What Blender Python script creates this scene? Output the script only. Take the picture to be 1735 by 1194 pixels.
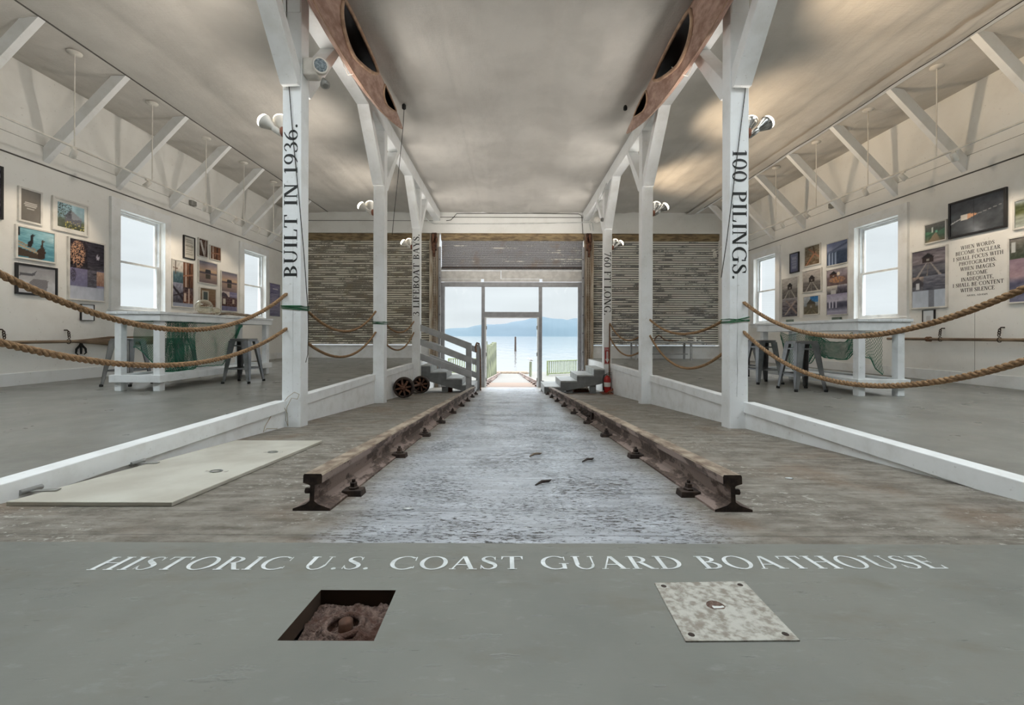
import bpy, bmesh, math, random
from mathutils import Vector, Matrix, noise as mnoise

for _o in list(bpy.data.objects):
    bpy.data.objects.remove(_o, do_unlink=True)
scene = bpy.context.scene
C = scene.collection
rnd = random.Random(7)
PI = math.pi

# ------------------------------------------------------------------ camera
F, CX, CY = 700.0, 863.0, 567.0
EYE = Vector((-0.065, 0.0, 0.79))
TH = 0.003
cs, sn = math.cos(TH), math.sin(TH)
cam = bpy.data.cameras.new('camera')
cam.sensor_fit = 'HORIZONTAL'
cam.sensor_width = 36.0
cam.lens = 36.0 * F / 1735.0
cam.shift_x = (867.5 - CX) / 1735.0
cam.shift_y = -(597.0 - CY) / 1735.0
cam.clip_start, cam.clip_end = 0.05, 6000
cam_ob = bpy.data.objects.new('camera', cam)
C.objects.link(cam_ob)
cam_ob.matrix_world = Matrix(((cs, -sn, 0, EYE.x), (0, 0, -1, EYE.y), (sn, cs, 0, EYE.z), (0, 0, 0, 1)))
scene.camera = cam_ob

# ------------------------------------------------------------------ colour management and light
scene.view_settings.view_transform = 'Standard'
scene.view_settings.look = 'None'
scene.view_settings.exposure = 0.35
scene.view_settings.gamma = 1.0
scene.view_settings.use_curve_mapping = False
try:
    scene.cycles.use_denoising = True
    scene.cycles.max_bounces = 12
    scene.cycles.diffuse_bounces = 7
    scene.cycles.glossy_bounces = 4
    scene.cycles.transparent_max_bounces = 12
    scene.cycles.caustics_reflective = False
    scene.cycles.caustics_refractive = False
    scene.cycles.sample_clamp_indirect = 6.0
except Exception:
    pass

SKY_FRONT, SKY_ZENITH, SKY_BACK = 0.72, 7.0, 0.0
world = bpy.data.worlds.new('overcast_sky')
scene.world = world
world.use_nodes = True
wn, wl = world.node_tree.nodes, world.node_tree.links
wn.clear()
def wnode(t, **k):
    n = wn.new(t)
    for a, b in k.items():
        setattr(n, a, b)
    return n
tc = wnode('ShaderNodeTexCoord')
sep = wnode('ShaderNodeSeparateXYZ')
wl.new(tc.outputs['Generated'], sep.inputs[0])
up = wnode('ShaderNodeMapRange', interpolation_type='SMOOTHSTEP')
up.inputs['From Min'].default_value = 0.26; up.inputs['From Max'].default_value = 0.60
wl.new(sep.outputs['Z'], up.inputs['Value'])
bk = wnode('ShaderNodeMapRange', interpolation_type='SMOOTHSTEP')
bk.inputs['From Min'].default_value = 0.15; bk.inputs['From Max'].default_value = -0.75
wl.new(sep.outputs['Y'], bk.inputs['Value'])
cl = wnode('ShaderNodeTexNoise')
cl.inputs['Scale'].default_value = 3.5; cl.inputs['Detail'].default_value = 5
mp = wnode('ShaderNodeMapping'); mp.inputs['Scale'].default_value = (1, 1, 4)
wl.new(tc.outputs['Generated'], mp.inputs[0]); wl.new(mp.outputs[0], cl.inputs['Vector'])
cr = wnode('ShaderNodeMapRange'); cr.inputs['From Min'].default_value = 0.3; cr.inputs['From Max'].default_value = 0.7
cr.inputs['To Min'].default_value = 0.88; cr.inputs['To Max'].default_value = 1.06
wl.new(cl.outputs['Fac'], cr.inputs['Value'])
m1 = wnode('ShaderNodeMath', operation='MULTIPLY'); m1.inputs[1].default_value = SKY_ZENITH - SKY_FRONT
wl.new(up.outputs[0], m1.inputs[0])
m2 = wnode('ShaderNodeMath', operation='MULTIPLY'); m2.inputs[1].default_value = SKY_BACK
wl.new(bk.outputs[0], m2.inputs[0])
m3 = wnode('ShaderNodeMath', operation='ADD'); wl.new(m1.outputs[0], m3.inputs[0]); wl.new(m2.outputs[0], m3.inputs[1])
m4 = wnode('ShaderNodeMath', operation='ADD'); m4.inputs[1].default_value = SKY_FRONT
wl.new(m3.outputs[0], m4.inputs[0])
m5 = wnode('ShaderNodeMath', operation='MULTIPLY')
wl.new(m4.outputs[0], m5.inputs[0]); wl.new(cr.outputs[0], m5.inputs[1])
bg = wnode('ShaderNodeBackground'); bg.inputs['Color'].default_value = (0.93, 0.985, 1.03, 1)
wl.new(m5.outputs[0], bg.inputs['Strength'])
wo = wnode('ShaderNodeOutputWorld'); wl.new(bg.outputs[0], wo.inputs[0])
FLOOD_W, TRACK_W = 100.0, 29.0

# ------------------------------------------------------------------ helpers
def at(px, py, Y):
    """the point of the place that the photograph shows at a pixel, at depth Y"""
    dx, dy = px - CX, py - CY
    k = Y / F
    return Vector((EYE.x + (dx * cs + dy * sn) * k, Y, EYE.z + (dx * sn - dy * cs) * k))

def at_wall(px, py, X):
    dx, dy = px - CX, py - CY
    return at(px, py, F * (X - EYE.x) / (dx * cs + dy * sn))

SLOPE, RAMP0 = 0.0786, 0.11
def ramp(y):
    return RAMP0 - SLOPE * y

class MB:
    def __init__(s):
        s.v, s.f, s.m, s.sm = [], [], [], []
    def add(s, vs, fs, mi=0, smooth=False):
        b = len(s.v)
        s.v += [tuple(p) for p in vs]
        for f in fs:
            s.f.append(tuple(i + b for i in f)); s.m.append(mi); s.sm.append(smooth)
        return s
    def box(s, x0, x1, y0, y1, z0, z1, mi=0):
        vs = [(x, y, z) for z in (z0, z1) for y in (y0, y1) for x in (x0, x1)]
        return s.add(vs, [(0, 2, 3, 1), (4, 5, 7, 6), (0, 1, 5, 4), (2, 6, 7, 3), (0, 4, 6, 2), (1, 3, 7, 5)], mi)
    def hexa(s, p, mi=0):
        """p: bottom ring of four, top ring of four"""
        return s.add(p, [(3, 2, 1, 0), (4, 5, 6, 7), (0, 1, 5, 4), (1, 2, 6, 5), (2, 3, 7, 6), (3, 0, 4, 7)], mi)
    def prism(s, poly, axis, a0, a1, mi=0):
        """poly of 2D points swept along an axis; x: (y,z), y: (x,z), z: (x,y)"""
        def P(p, a):
            return {'x': (a, p[0], p[1]), 'y': (p[0], a, p[1]), 'z': (p[0], p[1], a)}[axis]
        n = len(poly)
        vs = [P(p, a0) for p in poly] + [P(p, a1) for p in poly]
        fs = [tuple(range(n - 1, -1, -1)), tuple(range(n, 2 * n))]
        fs += [(i, (i + 1) % n, n + (i + 1) % n, n + i) for i in range(n)]
        return s.add(vs, fs, mi)
    def bar(s, p0, p1, w, h, up=(0, 0, 1), mi=0, taper=1.0):
        p0, p1 = Vector(p0), Vector(p1)
        d = (p1 - p0).normalized()
        a = d.cross(Vector(up))
        if a.length < 1e-4:
            a = d.cross(Vector((1, 0, 0)))
        a.normalize(); b = a.cross(d).normalized()
        vs = []
        for p, k in ((p0, 1.0), (p1, taper)):
            for sx, sy in ((-1, -1), (1, -1), (1, 1), (-1, 1)):
                vs.append(p + a * (sx * w * .5 * k) + b * (sy * h * .5 * k))
        return s.hexa(vs, mi)
    def tube(s, pts, r, n=8, mi=0, caps=True, closed=False):
        pts = [Vector(p) for p in pts]
        rs = r if isinstance(r, (list, tuple)) else [r] * len(pts)
        N = len(pts)
        vs, prev = [], None
        for i, p in enumerate(pts):
            if closed:
                d = pts[(i + 1) % N] - pts[i - 1]
            else:
                d = pts[min(i + 1, N - 1)] - pts[max(i - 1, 0)]
            if d.length < 1e-9:
                d = Vector((0, 0, 1))
            d.normalize()
            if prev is None:
                a = d.cross(Vector((0, 0, 1)))
                if a.length < 1e-3:
                    a = d.cross(Vector((1, 0, 0)))
            else:
                a = prev - d * prev.dot(d)
                if a.length < 1e-5:
                    a = d.cross(Vector((0, 0, 1)))
            a.normalize(); prev = a
            b = d.cross(a)
            for k in range(n):
                t = 2 * PI * k / n
                vs.append(p + a * (math.cos(t) * rs[i]) + b * (math.sin(t) * rs[i]))
        fs = []
        for i in range(N if closed else N - 1):
            j = (i + 1) % N
            for k in range(n):
                fs.append((i * n + k, i * n + (k + 1) % n, j * n + (k + 1) % n, j * n + k))
        s.add(vs, fs, mi, True)
        if caps and not closed:
            s.add(vs[:n], [tuple(range(n - 1, -1, -1))], mi)
            s.add(vs[-n:], [tuple(range(n))], mi)
        return s
    def lathe(s, prof, M=None, n=20, mi=0, smooth=True):
        """prof: (r, h) pairs about local z"""
        M = M or Matrix.Identity(4)
        vs = []
        for r, h in prof:
            for k in range(n):
                t = 2 * PI * k / n
                vs.append(M @ Vector((r * math.cos(t), r * math.sin(t), h)))
        fs = []
        for i in range(len(prof) - 1):
            for k in range(n):
                fs.append((i * n + k, i * n + (k + 1) % n, (i + 1) * n + (k + 1) % n, (i + 1) * n + k))
        s.add(vs, fs, mi, smooth)
        if prof[0][0] > 1e-6:
            s.add(vs[:n], [tuple(range(n - 1, -1, -1))], mi)
        if prof[-1][0] > 1e-6:
            s.add(vs[-n:], [tuple(range(n))], mi)
        return s
    def grid(s, fn, nu, nv, mi=0, smooth=True):
        vs = [fn(i / nu, j / nv) for j in range(nv + 1) for i in range(nu + 1)]
        w = nu + 1
        fs = [(j * w + i, j * w + i + 1, (j + 1) * w + i + 1, (j + 1) * w + i) for j in range(nv) for i in range(nu)]
        return s.add(vs, fs, mi, smooth)
    def xf(s, M):
        s.v = [tuple(M @ Vector(p)) for p in s.v]
        return s
    def build(s, name, mat, parent=None, origin=None, bevel=0.0, seg=2):
        org = Vector((0, 0, 0))
        if parent is not None:
            q = parent
            while q is not None:
                org += Vector(q.location); q = q.parent
        elif origin is not None:
            org = Vector(origin)
        me = bpy.data.meshes.new(name)
        me.from_pydata([tuple(Vector(p) - org) for p in s.v], [], s.f)
        for mm in (mat if isinstance(mat, (list, tuple)) else [mat]):
            me.materials.append(mm)
        me.polygons.foreach_set('material_index', s.m)
        me.polygons.foreach_set('use_smooth', s.sm)
        me.update()
        o = bpy.data.objects.new(name, me)
        C.objects.link(o)
        if parent is not None:
            o.parent = parent
        elif origin is not None:
            o.location = origin
        if bevel:
            b = o.modifiers.new('edges', 'BEVEL'); b.width = bevel; b.segments = seg; b.limit_method = 'ANGLE'
        return o

def tag(o, label, cat, group=None, kind=None):
    o['label'] = label
    o['category'] = cat
    if group: o['group'] = group
    if kind: o['kind'] = kind
    return o
def thing(name, label, cat, loc=(0, 0, 0), group=None):
    o = bpy.data.objects.new(name, None)
    o.empty_display_size = 0.1
    C.objects.link(o)
    o.location = loc
    return tag(o, label, cat, group)
def struct(o, label=None, cat=None):
    o['kind'] = 'structure'
    if label: o['label'] = label
    if cat: o['category'] = cat
    return o
def copy_tree(o, parent=None):
    c = o.copy()
    C.objects.link(c)
    if parent is not None:
        c.parent = parent
    for ch in list(o.children):
        copy_tree(ch, c)
    return c
ORD = ['nearest', 'second', 'third', 'fourth', 'fifth', 'sixth', 'farthest']
def frame_to(d):
    """rotation whose local z points along d"""
    return Vector(d).to_track_quat('Z', 'Y').to_matrix().to_4x4()
def spot(name, loc, target, power, angle, parent, col=(1.0, 0.72, 0.45), blend=0.7, size=0.04):
    l = bpy.data.lights.new(name, 'SPOT')
    l.energy, l.spot_size, l.spot_blend, l.color, l.shadow_soft_size = power, math.radians(angle), blend, col, size
    o = bpy.data.objects.new(name, l)
    C.objects.link(o)
    org = Vector((0, 0, 0)); q = parent
    while q is not None:
        org += Vector(q.location); q = q.parent
    o.parent = parent
    o.location = Vector(loc) - org
    o.rotation_euler = (Vector(target) - Vector(loc)).to_track_quat('-Z', 'Y').to_euler()
    return o

# ------------------------------------------------------------------ materials
def srgb(r, g, b):
    f = lambda c: c / 12.92 if c <= .04045 else ((c + .055) / 1.055) ** 2.4
    return (f(r / 255), f(g / 255), f(b / 255), 1)

class NT:
    def __init__(s, name):
        s.mat = bpy.data.materials.new(name)
        s.mat.use_nodes = True
        s.n, s.l = s.mat.node_tree.nodes, s.mat.node_tree.links
        s.p = s.n['Principled BSDF']
        s.tc = s.n.new('ShaderNodeTexCoord')
    def link(s, a, b): s.l.new(a, b)
    def coord(s, scale=(1, 1, 1), src='Object'):
        m = s.n.new('ShaderNodeMapping'); m.inputs['Scale'].default_value = scale
        s.link(s.tc.outputs[src], m.inputs[0]); return m.outputs[0]
    def noise(s, vec, scale=5, detail=4, rough=.55, out='Fac'):
        t = s.n.new('ShaderNodeTexNoise')
        t.inputs['Scale'].default_value = scale; t.inputs['Detail'].default_value = detail
        t.inputs['Roughness'].default_value = rough
        s.link(vec, t.inputs['Vector']); return t.outputs[out]
    def voro(s, vec, scale=20, feature='F1', out='Distance'):
        t = s.n.new('ShaderNodeTexVoronoi'); t.feature = feature
        t.inputs['Scale'].default_value = scale
        s.link(vec, t.inputs['Vector']); return t.outputs[out]
    def step(s, v, a, b, lo=0.0, hi=1.0, smooth=True):
        r = s.n.new('ShaderNodeMapRange')
        if smooth: r.interpolation_type = 'SMOOTHSTEP'
        r.inputs['From Min'].default_value = a; r.inputs['From Max'].default_value = b
        r.inputs['To Min'].default_value = lo; r.inputs['To Max'].default_value = hi
        s.link(v, r.inputs['Value']); return r.outputs[0]
    def math(s, op, a, b=None):
        m = s.n.new('ShaderNodeMath'); m.operation = op
        for i, x in enumerate((a, b)):
            if x is None: continue
            if isinstance(x, (int, float)): m.inputs[i].default_value = x
            else: s.link(x, m.inputs[i])
        return m.outputs[0]
    def mix(s, fac, a, b):
        m = s.n.new('ShaderNodeMix'); m.data_type = 'RGBA'
        for sock, x in ((m.inputs[0], fac), (m.inputs[6], a), (m.inputs[7], b)):
            if isinstance(x, (int, float)): sock.default_value = x
            elif isinstance(x, tuple): sock.default_value = x
            else: s.link(x, sock)
        return m.outputs[2]
    def xyz(s, src='Object'):
        x = s.n.new('ShaderNodeSeparateXYZ'); s.link(s.tc.outputs[src], x.inputs[0]); return x.outputs
    def base(s, c):
        if isinstance(c, tuple): s.p.inputs['Base Color'].default_value = c
        else: s.link(c, s.p.inputs['Base Color'])
    def rough(s, r):
        if isinstance(r, (int, float)): s.p.inputs['Roughness'].default_value = r
        else: s.link(r, s.p.inputs['Roughness'])
    def metal(s, v): s.p.inputs['Metallic'].default_value = v
    def bump(s, h, strength=.3, dist=.01):
        b = s.n.new('ShaderNodeBump'); b.inputs['Strength'].default_value = strength; b.inputs['Distance'].default_value = dist
        s.link(h, b.inputs['Height']); s.link(b.outputs[0], s.p.inputs['Normal'])

def simple(name, col, rough=.5, metal=0.0, col2=None, scale=6, bump=0.0, lo=.35, hi=.65, stretch=(1, 1, 1), bdist=.004):
    t = NT(name)
    v = t.coord(stretch)
    f = t.noise(v, scale, 5)
    c2 = col2 or tuple(list(x * .82 for x in col[:3]) + [1])
    t.base(t.mix(t.step(f, lo, hi), c2, col))
    t.rough(rough); t.metal(metal)
    if bump: t.bump(t.noise(v, scale * 4, 4), bump, bdist)
    return t.mat

def emis(name, col, strength):
    t = NT(name)
    t.base(col)
    t.p.inputs['Emission Color'].default_value = col
    t.p.inputs['Emission Strength'].default_value = strength
    return t.mat

M = {}
def white_paint(name, col, dirt, sc=3.0, rough=.45):
    t = NT(name)
    v = t.coord()
    f = t.step(t.noise(v, sc, 6, .6), .42, .75)
    g = t.step(t.noise(v, 28, 3), .66, .74)
    c = t.mix(f, col, dirt)
    c = t.mix(t.math('MULTIPLY', g, .25), c, srgb(120, 112, 100))
    t.base(c); t.rough(rough)
    t.bump(t.noise(t.coord((1, 1, .12)), 40, 3), .12, .004)
    return t.mat
M['white'] = white_paint('white_painted_timber', srgb(234, 236, 237), srgb(220, 221, 219))
M['curb'] = white_paint('scuffed_white_paint', srgb(238, 240, 241), srgb(224, 225, 224), 5)
M['wall'] = white_paint('white_wall_paint', srgb(234, 234, 231), srgb(224, 223, 219), 1.5, .5)
M['table'] = white_paint('white_table_paint', srgb(226, 229, 231), srgb(208, 211, 212), 6, .4)
M['vinyl'] = simple('white_window_vinyl', srgb(232, 236, 238), .35)
M['line'] = simple('seam_and_shadow_line', srgb(92, 90, 86), .8)
M['frame_grey'] = simple('grey_door_frame_paint', srgb(168, 169, 172), .45)
M['panel'] = simple('primed_plywood', srgb(214, 212, 208), .55, col2=srgb(196, 194, 190))

t = NT('ceiling_fabric')
v = t.coord()
f = t.step(t.noise(v, 1.3, 5), .35, .7)
t.base(t.mix(f, srgb(207, 203, 197), srgb(194, 190, 184)))
t.rough(.85)
w1 = t.noise(t.coord((3, 90, 3)), 2.0, 3)
w2 = t.noise(t.coord((1.2, .5, 1)), 3.0, 5, .6)
t.bump(t.math('ADD', t.math('MULTIPLY', w1, .25), w2), .38, .05)
M['fabric'] = t.mat

# boathouse ramp planks
t = NT('worn_ramp_planks')
x = t.xyz()
v = t.coord()
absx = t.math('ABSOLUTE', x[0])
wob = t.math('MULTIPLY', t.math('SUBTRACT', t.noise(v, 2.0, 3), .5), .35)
sheen = t.step(t.math('ADD', absx, wob), .62, .95, 1.0, 0.0)
grain = t.noise(t.coord((1.1, 7, 1)), 2.2, 6, .62)
blot = t.noise(v, 1.7, 5, .6)
dry = t.mix(t.step(t.math('ADD', t.math('MULTIPLY', grain, .45), t.math('MULTIPLY', t.noise(t.coord((2.5, 4, 2)), 2.2, 6, .7), .55)), .36, .64), srgb(100, 93, 84), srgb(146, 140, 131))
dry = t.mix(t.math('MULTIPLY', t.step(blot, .5, .72), .55), dry, srgb(122, 100, 80))
spl = t.noise(t.coord((9, 14, 9)), 2.4, 6, .7)
fld = t.noise(v, 1.1, 3)
spots = t.math('MAXIMUM', t.math('MULTIPLY', t.step(spl, .57, .63), t.step(fld, .46, .6)), t.step(t.voro(t.coord((1, 1.6, 1)), 9.0), .05, .035))
dry = t.mix(t.math('MULTIPLY', spots, .75), dry, srgb(196, 192, 184))
core_sheen = t.mix(t.step(grain, .3, .7), srgb(152, 155, 160), srgb(186, 190, 197))  # centre strip lightened: sky reflection painted into the base colour
pit = t.step(t.math('ADD', t.noise(t.coord((11, 34, 7)), 2.6, 6, .75), t.math('MULTIPLY', t.noise(v, 2.3, 2), .22)), .635, .69)
core_sheen = t.mix(pit, core_sheen, srgb(58, 56, 55))
pit2 = t.step(t.noise(t.coord((9, 30, 7)), 1.7, 6, .75), .64, .70)
dry = t.mix(t.math('MULTIPLY', pit2, .6), dry, srgb(66, 58, 50))
c = t.mix(sheen, dry, core_sheen)
pl = t.math('PINGPONG', t.math('ADD', x[1], t.math('MULTIPLY', t.noise(t.coord((.6, .6, .6)), 1.0, 1), .02)), .14)
seam = t.step(pl, .0, .0035, 1.0, 0.0)
c = t.mix(t.math('MULTIPLY', seam, .75), c, srgb(40, 37, 34))
t.base(c)
rr = t.math('ADD', t.math('MULTIPLY', sheen, -.34), .62)
t.link(t.math('ADD', t.math('MULTIPLY', sheen, .45), .4), t.p.inputs['Specular IOR Level'])
rr = t.math('ADD', rr, t.math('MULTIPLY', pit, .3))
t.rough(t.math('ADD', rr, t.math('MULTIPLY', t.math('SUBTRACT', blot, .5), .25)))
hh = t.math('SUBTRACT', t.math('MULTIPLY', grain, .6), t.math('ADD', t.math('MULTIPLY', pit, .5), seam))
t.bump(hh, .38, .004)
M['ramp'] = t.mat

def painted_floor(name, a, b, rough, grain_scale, dent=.0, seam=0.0):
    t = NT(name)
    v = t.coord()
    f = t.step(t.noise(v, 1.3, 5, .6), .35, .7)
    c = t.mix(f, a, b)
    g = t.noise(t.coord(grain_scale), 3.0, 5, .6)
    if dent:
        c = t.mix(t.math('MULTIPLY', t.step(t.noise(t.coord((1.5, 3, 1)), 1.6, 5, .65), .5, .72), .55), c, srgb(112, 106, 95))
        c = t.mix(t.math('MULTIPLY', t.step(t.noise(t.coord((3, 8, 3)), 3, 6, .7), .56, .7), .3), c, srgb(150, 152, 148))
    sc = t.step(t.noise(t.coord((4, 26, 4)), 2.0, 6, .72), .635, .70)
    c = t.mix(t.math('MULTIPLY', sc, .5), c, srgb(64, 64, 60))
    if seam:
        x = t.xyz()
        s1 = t.step(t.math('PINGPONG', x[1], seam), 0, .003, 1, 0)
        c = t.mix(t.math('MULTIPLY', s1, .5), c, srgb(66, 66, 62))
    t.base(c)
    t.rough(t.step(t.noise(v, 3, 4), .3, .7, rough - .07, rough + .1))
    h = t.math('SUBTRACT', g, t.math('MULTIPLY', sc, .7))
    if dent:
        dn = t.step(t.noise(t.coord((2.2, 9, 2)), 2.4, 4, .6), .62, .70)
        h = t.math('SUBTRACT', h, t.math('MULTIPLY', dn, 3.0))
        h = t.math('SUBTRACT', h, t.math('MULTIPLY', t.step(t.voro(t.coord((1, 1.3, 1)), 7.0), .05, .03), 1.5))
    t.bump(h, .32, .006)
    return t.mat
M['front'] = painted_floor('grey_painted_planks', srgb(127, 127, 121), srgb(116, 117, 112), .46, (1.0, 4, 1), 1)
M['deck'] = painted_floor('grey_deck_paint', srgb(134, 133, 127), srgb(120, 119, 113), .34, (3, 3, 3), 0, 1.22)

t = NT('rusty_rail_steel')
v = t.coord((1, .35, 1))
f = t.step(t.noise(v, 7, 6, .65), .47, .53)
g = t.noise(t.coord(), 45, 4)
c = t.mix(t.step(g, .3, .7), srgb(70, 57, 51), srgb(100, 83, 74))
c = t.mix(f, c, srgb(142, 124, 116))
t.base(c); t.rough(.68); t.bump(g, .5, .004)
M['rail'] = t.mat
M['railtop'] = simple('worn_rail_head', srgb(170, 154, 136), .6, 0, srgb(112, 94, 80), 14, .5, stretch=(1, .5, 1))
M['iron'] = simple('dark_rusted_iron', srgb(72, 58, 50), .75, .2, srgb(44, 35, 31), 18, .5)
M['rust'] = simple('orange_brown_rust', srgb(112, 76, 56), .8, .1, srgb(62, 42, 34), 9, .5)
M['trackwood'] = simple('rust_stained_column', srgb(206, 198, 184), .7, 0, srgb(164, 144, 122), 5, .4, stretch=(2, 2, .35))
M['steelplate'] = simple('galvanised_plate', srgb(190, 188, 180), .65, .1, srgb(140, 132, 121), 42, .35, .34, .62)
t = NT('corroded_cast_iron')
g = t.noise(t.coord(), 55, 6, .7)
h2 = t.noise(t.coord(), 16, 4)
c = t.mix(t.step(g, .3, .7), srgb(70, 50, 42), srgb(156, 130, 118))
t.base(t.mix(t.step(h2, .45, .65), c, srgb(96, 66, 54))); t.rough(.9); t.bump(t.math('ADD', g, h2), 1.0, .02)
M['corroded'] = t.mat
M['darkhole'] = simple('dark_recess_wood', srgb(70, 54, 42), .9)
M['hatchboard'] = simple('pale_painted_board', srgb(196, 193, 182), .6, 0, srgb(178, 173, 161), 2.2, .15)
M['blackpaint'] = simple('black_lettering_paint', srgb(30, 32, 31), .6)
M['whitepaint'] = simple('white_lettering_paint', srgb(228, 231, 232), .55, 0, srgb(204, 208, 208), 14)
M['rope'] = simple('manila_rope', srgb(158, 126, 92), .85, 0, srgb(112, 86, 60), 60, .4)
M['oldrope'] = simple('brown_old_rope', srgb(128, 96, 72), .85, 0, srgb(84, 62, 48), 40, .4)
M['cord'] = simple('dark_cord', srgb(48, 46, 42), .7)
M['twine'] = simple('beige_twine', srgb(176, 162, 138), .8)
M['whitecord'] = simple('white_cord', srgb(220, 216, 206), .8)
M['green'] = simple('green_nylon', srgb(24, 98, 58), .6)
M['net'] = simple('green_fishing_net', srgb(24, 112, 86), .7, 0, srgb(12, 84, 62), 5)
M['gunmetal'] = simple('gunmetal_stool_steel', srgb(150, 151, 152), .28, .9, srgb(120, 120, 121), 4)
M['rubber'] = simple('black_rubber', srgb(28, 28, 28), .8)
M['galv'] = simple('galvanised_pipe', srgb(176, 178, 178), .4, .6)
M['conduit'] = simple('painted_conduit', srgb(206, 208, 206), .5)
M['chrome'] = simple('silvered_lamp_reflector', srgb(196, 196, 194), .22, .8, srgb(150, 148, 144), 20)
M['lampwhite'] = simple('white_lamp_body', srgb(226, 222, 214), .45)
M['stair'] = simple('grey_stair_paint', srgb(124, 126, 127), .55, 0, srgb(106, 108, 109), 4, .15)
M['tread'] = simple('pale_grey_tread_paint', srgb(186, 190, 190), .45, 0, srgb(160, 162, 160), 5, .15)
M['railpaint'] = simple('grey_handrail_paint', srgb(176, 178, 180), .5)
M['wood'] = simple('weathered_oar_wood', srgb(140, 120, 98), .65, 0, srgb(96, 78, 62), 5, .3, stretch=(4, .6, 4))
M['drift'] = simple('grey_driftwood', srgb(146, 130, 112), .85, 0, srgb(98, 84, 70), 12, .6)
M['red'] = simple('red_enamel', srgb(176, 34, 30), .3, 0, srgb(150, 26, 24), 5)
M['redwood'] = simple('reddish_wood', srgb(150, 96, 74), .7, 0, srgb(112, 68, 54), 8, .3)
M['paper'] = simple('white_paper', srgb(226, 226, 222), .6)
M['blackframe'] = simple('black_frame', srgb(30, 29, 32), .35)
M['whiteframe'] = simple('white_frame', srgb(224, 222, 217), .4)
M['grey_metal'] = simple('grey_box_metal', srgb(150, 150, 146), .5, .4)

# kayak shell
t = NT('kayak_skin')
g = t.noise(t.coord((2.5, .8, 2.5)), 5, 6, .65)
c = t.mix(t.step(g, .32, .68), srgb(146, 112, 98), srgb(192, 160, 144))
ge = t.n.new('ShaderNodeNewGeometry')
t.base(t.mix(ge.outputs['Backfacing'], c, srgb(48, 30, 24))); t.rough(t.step(g, .3, .7, .5, .28)); t.bump(t.noise(t.coord(), 30, 4), .12, .004)
M['kayak'] = t.mat
M['coaming'] = simple('kayak_coaming', srgb(182, 150, 124), .45, 0, srgb(150, 118, 96), 8)

# corroded roller shutter
def shutter_mat(name, bias, dark, light, rusty):
    t = NT(name)
    x = t.xyz()
    PITCH = .075
    idx = t.math('FLOOR', t.math('DIVIDE', x[2], PITCH))
    comb = t.n.new('ShaderNodeCombineXYZ')
    t.link(t.math('MULTIPLY', x[0], 1.0), comb.inputs[0]); t.link(t.math('MULTIPLY', idx, 3.7), comb.inputs[1])
    big = t.noise(comb.outputs[0], 1.4, 3, .6)
    fine = t.noise(t.coord((14, 1, 40)), 1.6, 5, .7)
    patch = t.noise(t.coord(), .7, 2)
    s = t.math('ADD', t.math('MULTIPLY', big, .75), t.math('ADD', t.math('MULTIPLY', fine, .45), t.math('MULTIPLY', patch, .35)))
    fr = t.math('FRACT', t.math('DIVIDE', x[2], PITCH))
    ridge = t.step(t.math('ABSOLUTE', t.math('SUBTRACT', fr, .60)), .08, .34, 1, 0)
    k = t.math('MULTIPLY', t.step(s, bias, bias + .05), ridge)
    d = t.mix(t.step(fine, .35, .65), dark, tuple(min(1, q * 1.9) for q in dark[:3]) + (1,))
    d = t.mix(t.math('MULTIPLY', t.step(t.noise(t.coord(), 2.2, 4), .5, .7), .7), d, rusty)
    t.base(t.mix(k, d, light)); t.rough(.62); t.metal(.0)
    t.bump(fine, .3, .004)
    return t.mat
M['shutter_l'] = shutter_mat('peeling_shutter_left', .74, srgb(116, 111, 102), srgb(240, 236, 222), srgb(148, 136, 114))
M['shutter_r'] = shutter_mat('peeling_shutter_right', .70, srgb(106, 105, 104), srgb(244, 242, 234), srgb(128, 122, 114))
M['shutter_c'] = shutter_mat('peeling_shutter_centre', .84, srgb(120, 120, 123), srgb(224, 222, 214), srgb(134, 122, 114))
M['drum'] = simple('rusted_shutter_hood', srgb(166, 146, 112), .75, 0, srgb(116, 98, 76), 4, .4, stretch=(1, 1, 4))

# panes: clear with a faint reflection
t = NT('window_glass')
t.n.remove(t.p)
fr = t.n.new('ShaderNodeFresnel'); fr.inputs['IOR'].default_value = 1.22
tr = t.n.new('ShaderNodeBsdfTransparent'); tr.inputs['Color'].default_value = (.97, .985, .98, 1)
gl = t.n.new('ShaderNodeBsdfGlossy'); gl.inputs['Roughness'].default_value = .02
mx = t.n.new('ShaderNodeMixShader')
ge = t.n.new('ShaderNodeNewGeometry')
t.link(t.math('MULTIPLY', fr.outputs[0], t.math('SUBTRACT', 1.0, ge.outputs['Backfacing'])), mx.inputs[0]); t.link(tr.outputs[0], mx.inputs[1]); t.link(gl.outputs[0], mx.inputs[2])
t.link(mx.outputs[0], t.n['Material Output'].inputs[0])
M['glass'] = t.mat
t = NT('blown_glass')
t.n.remove(t.p)
lw = t.n.new('ShaderNodeLayerWeight'); lw.inputs['Blend'].default_value = .45
tr = t.n.new('ShaderNodeBsdfTransparent'); tr.inputs['Color'].default_value = (.86, .84, .76, 1)
gl = t.n.new('ShaderNodeBsdfGlossy'); gl.inputs['Roughness'].default_value = .03; gl.inputs['Color'].default_value = (.9, .88, .82, 1)
mx = t.n.new('ShaderNodeMixShader')
t.link(lw.outputs['Facing'], mx.inputs[0]); t.link(tr.outputs[0], mx.inputs[1]); t.link(gl.outputs[0], mx.inputs[2])
t.link(mx.outputs[0], t.n['Material Output'].inputs[0])
M['float'] = t.mat
t = NT('picture_under_glass')
a = t.n.new('ShaderNodeAttribute'); a.attribute_name = 'Col'
t.base(a.outputs['Color']); t.rough(.09)
M['picture'] = t.mat
M['bulb'] = emis('lit_flood_lens', (1.0, .86, .66, 1), 9.0)
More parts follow.
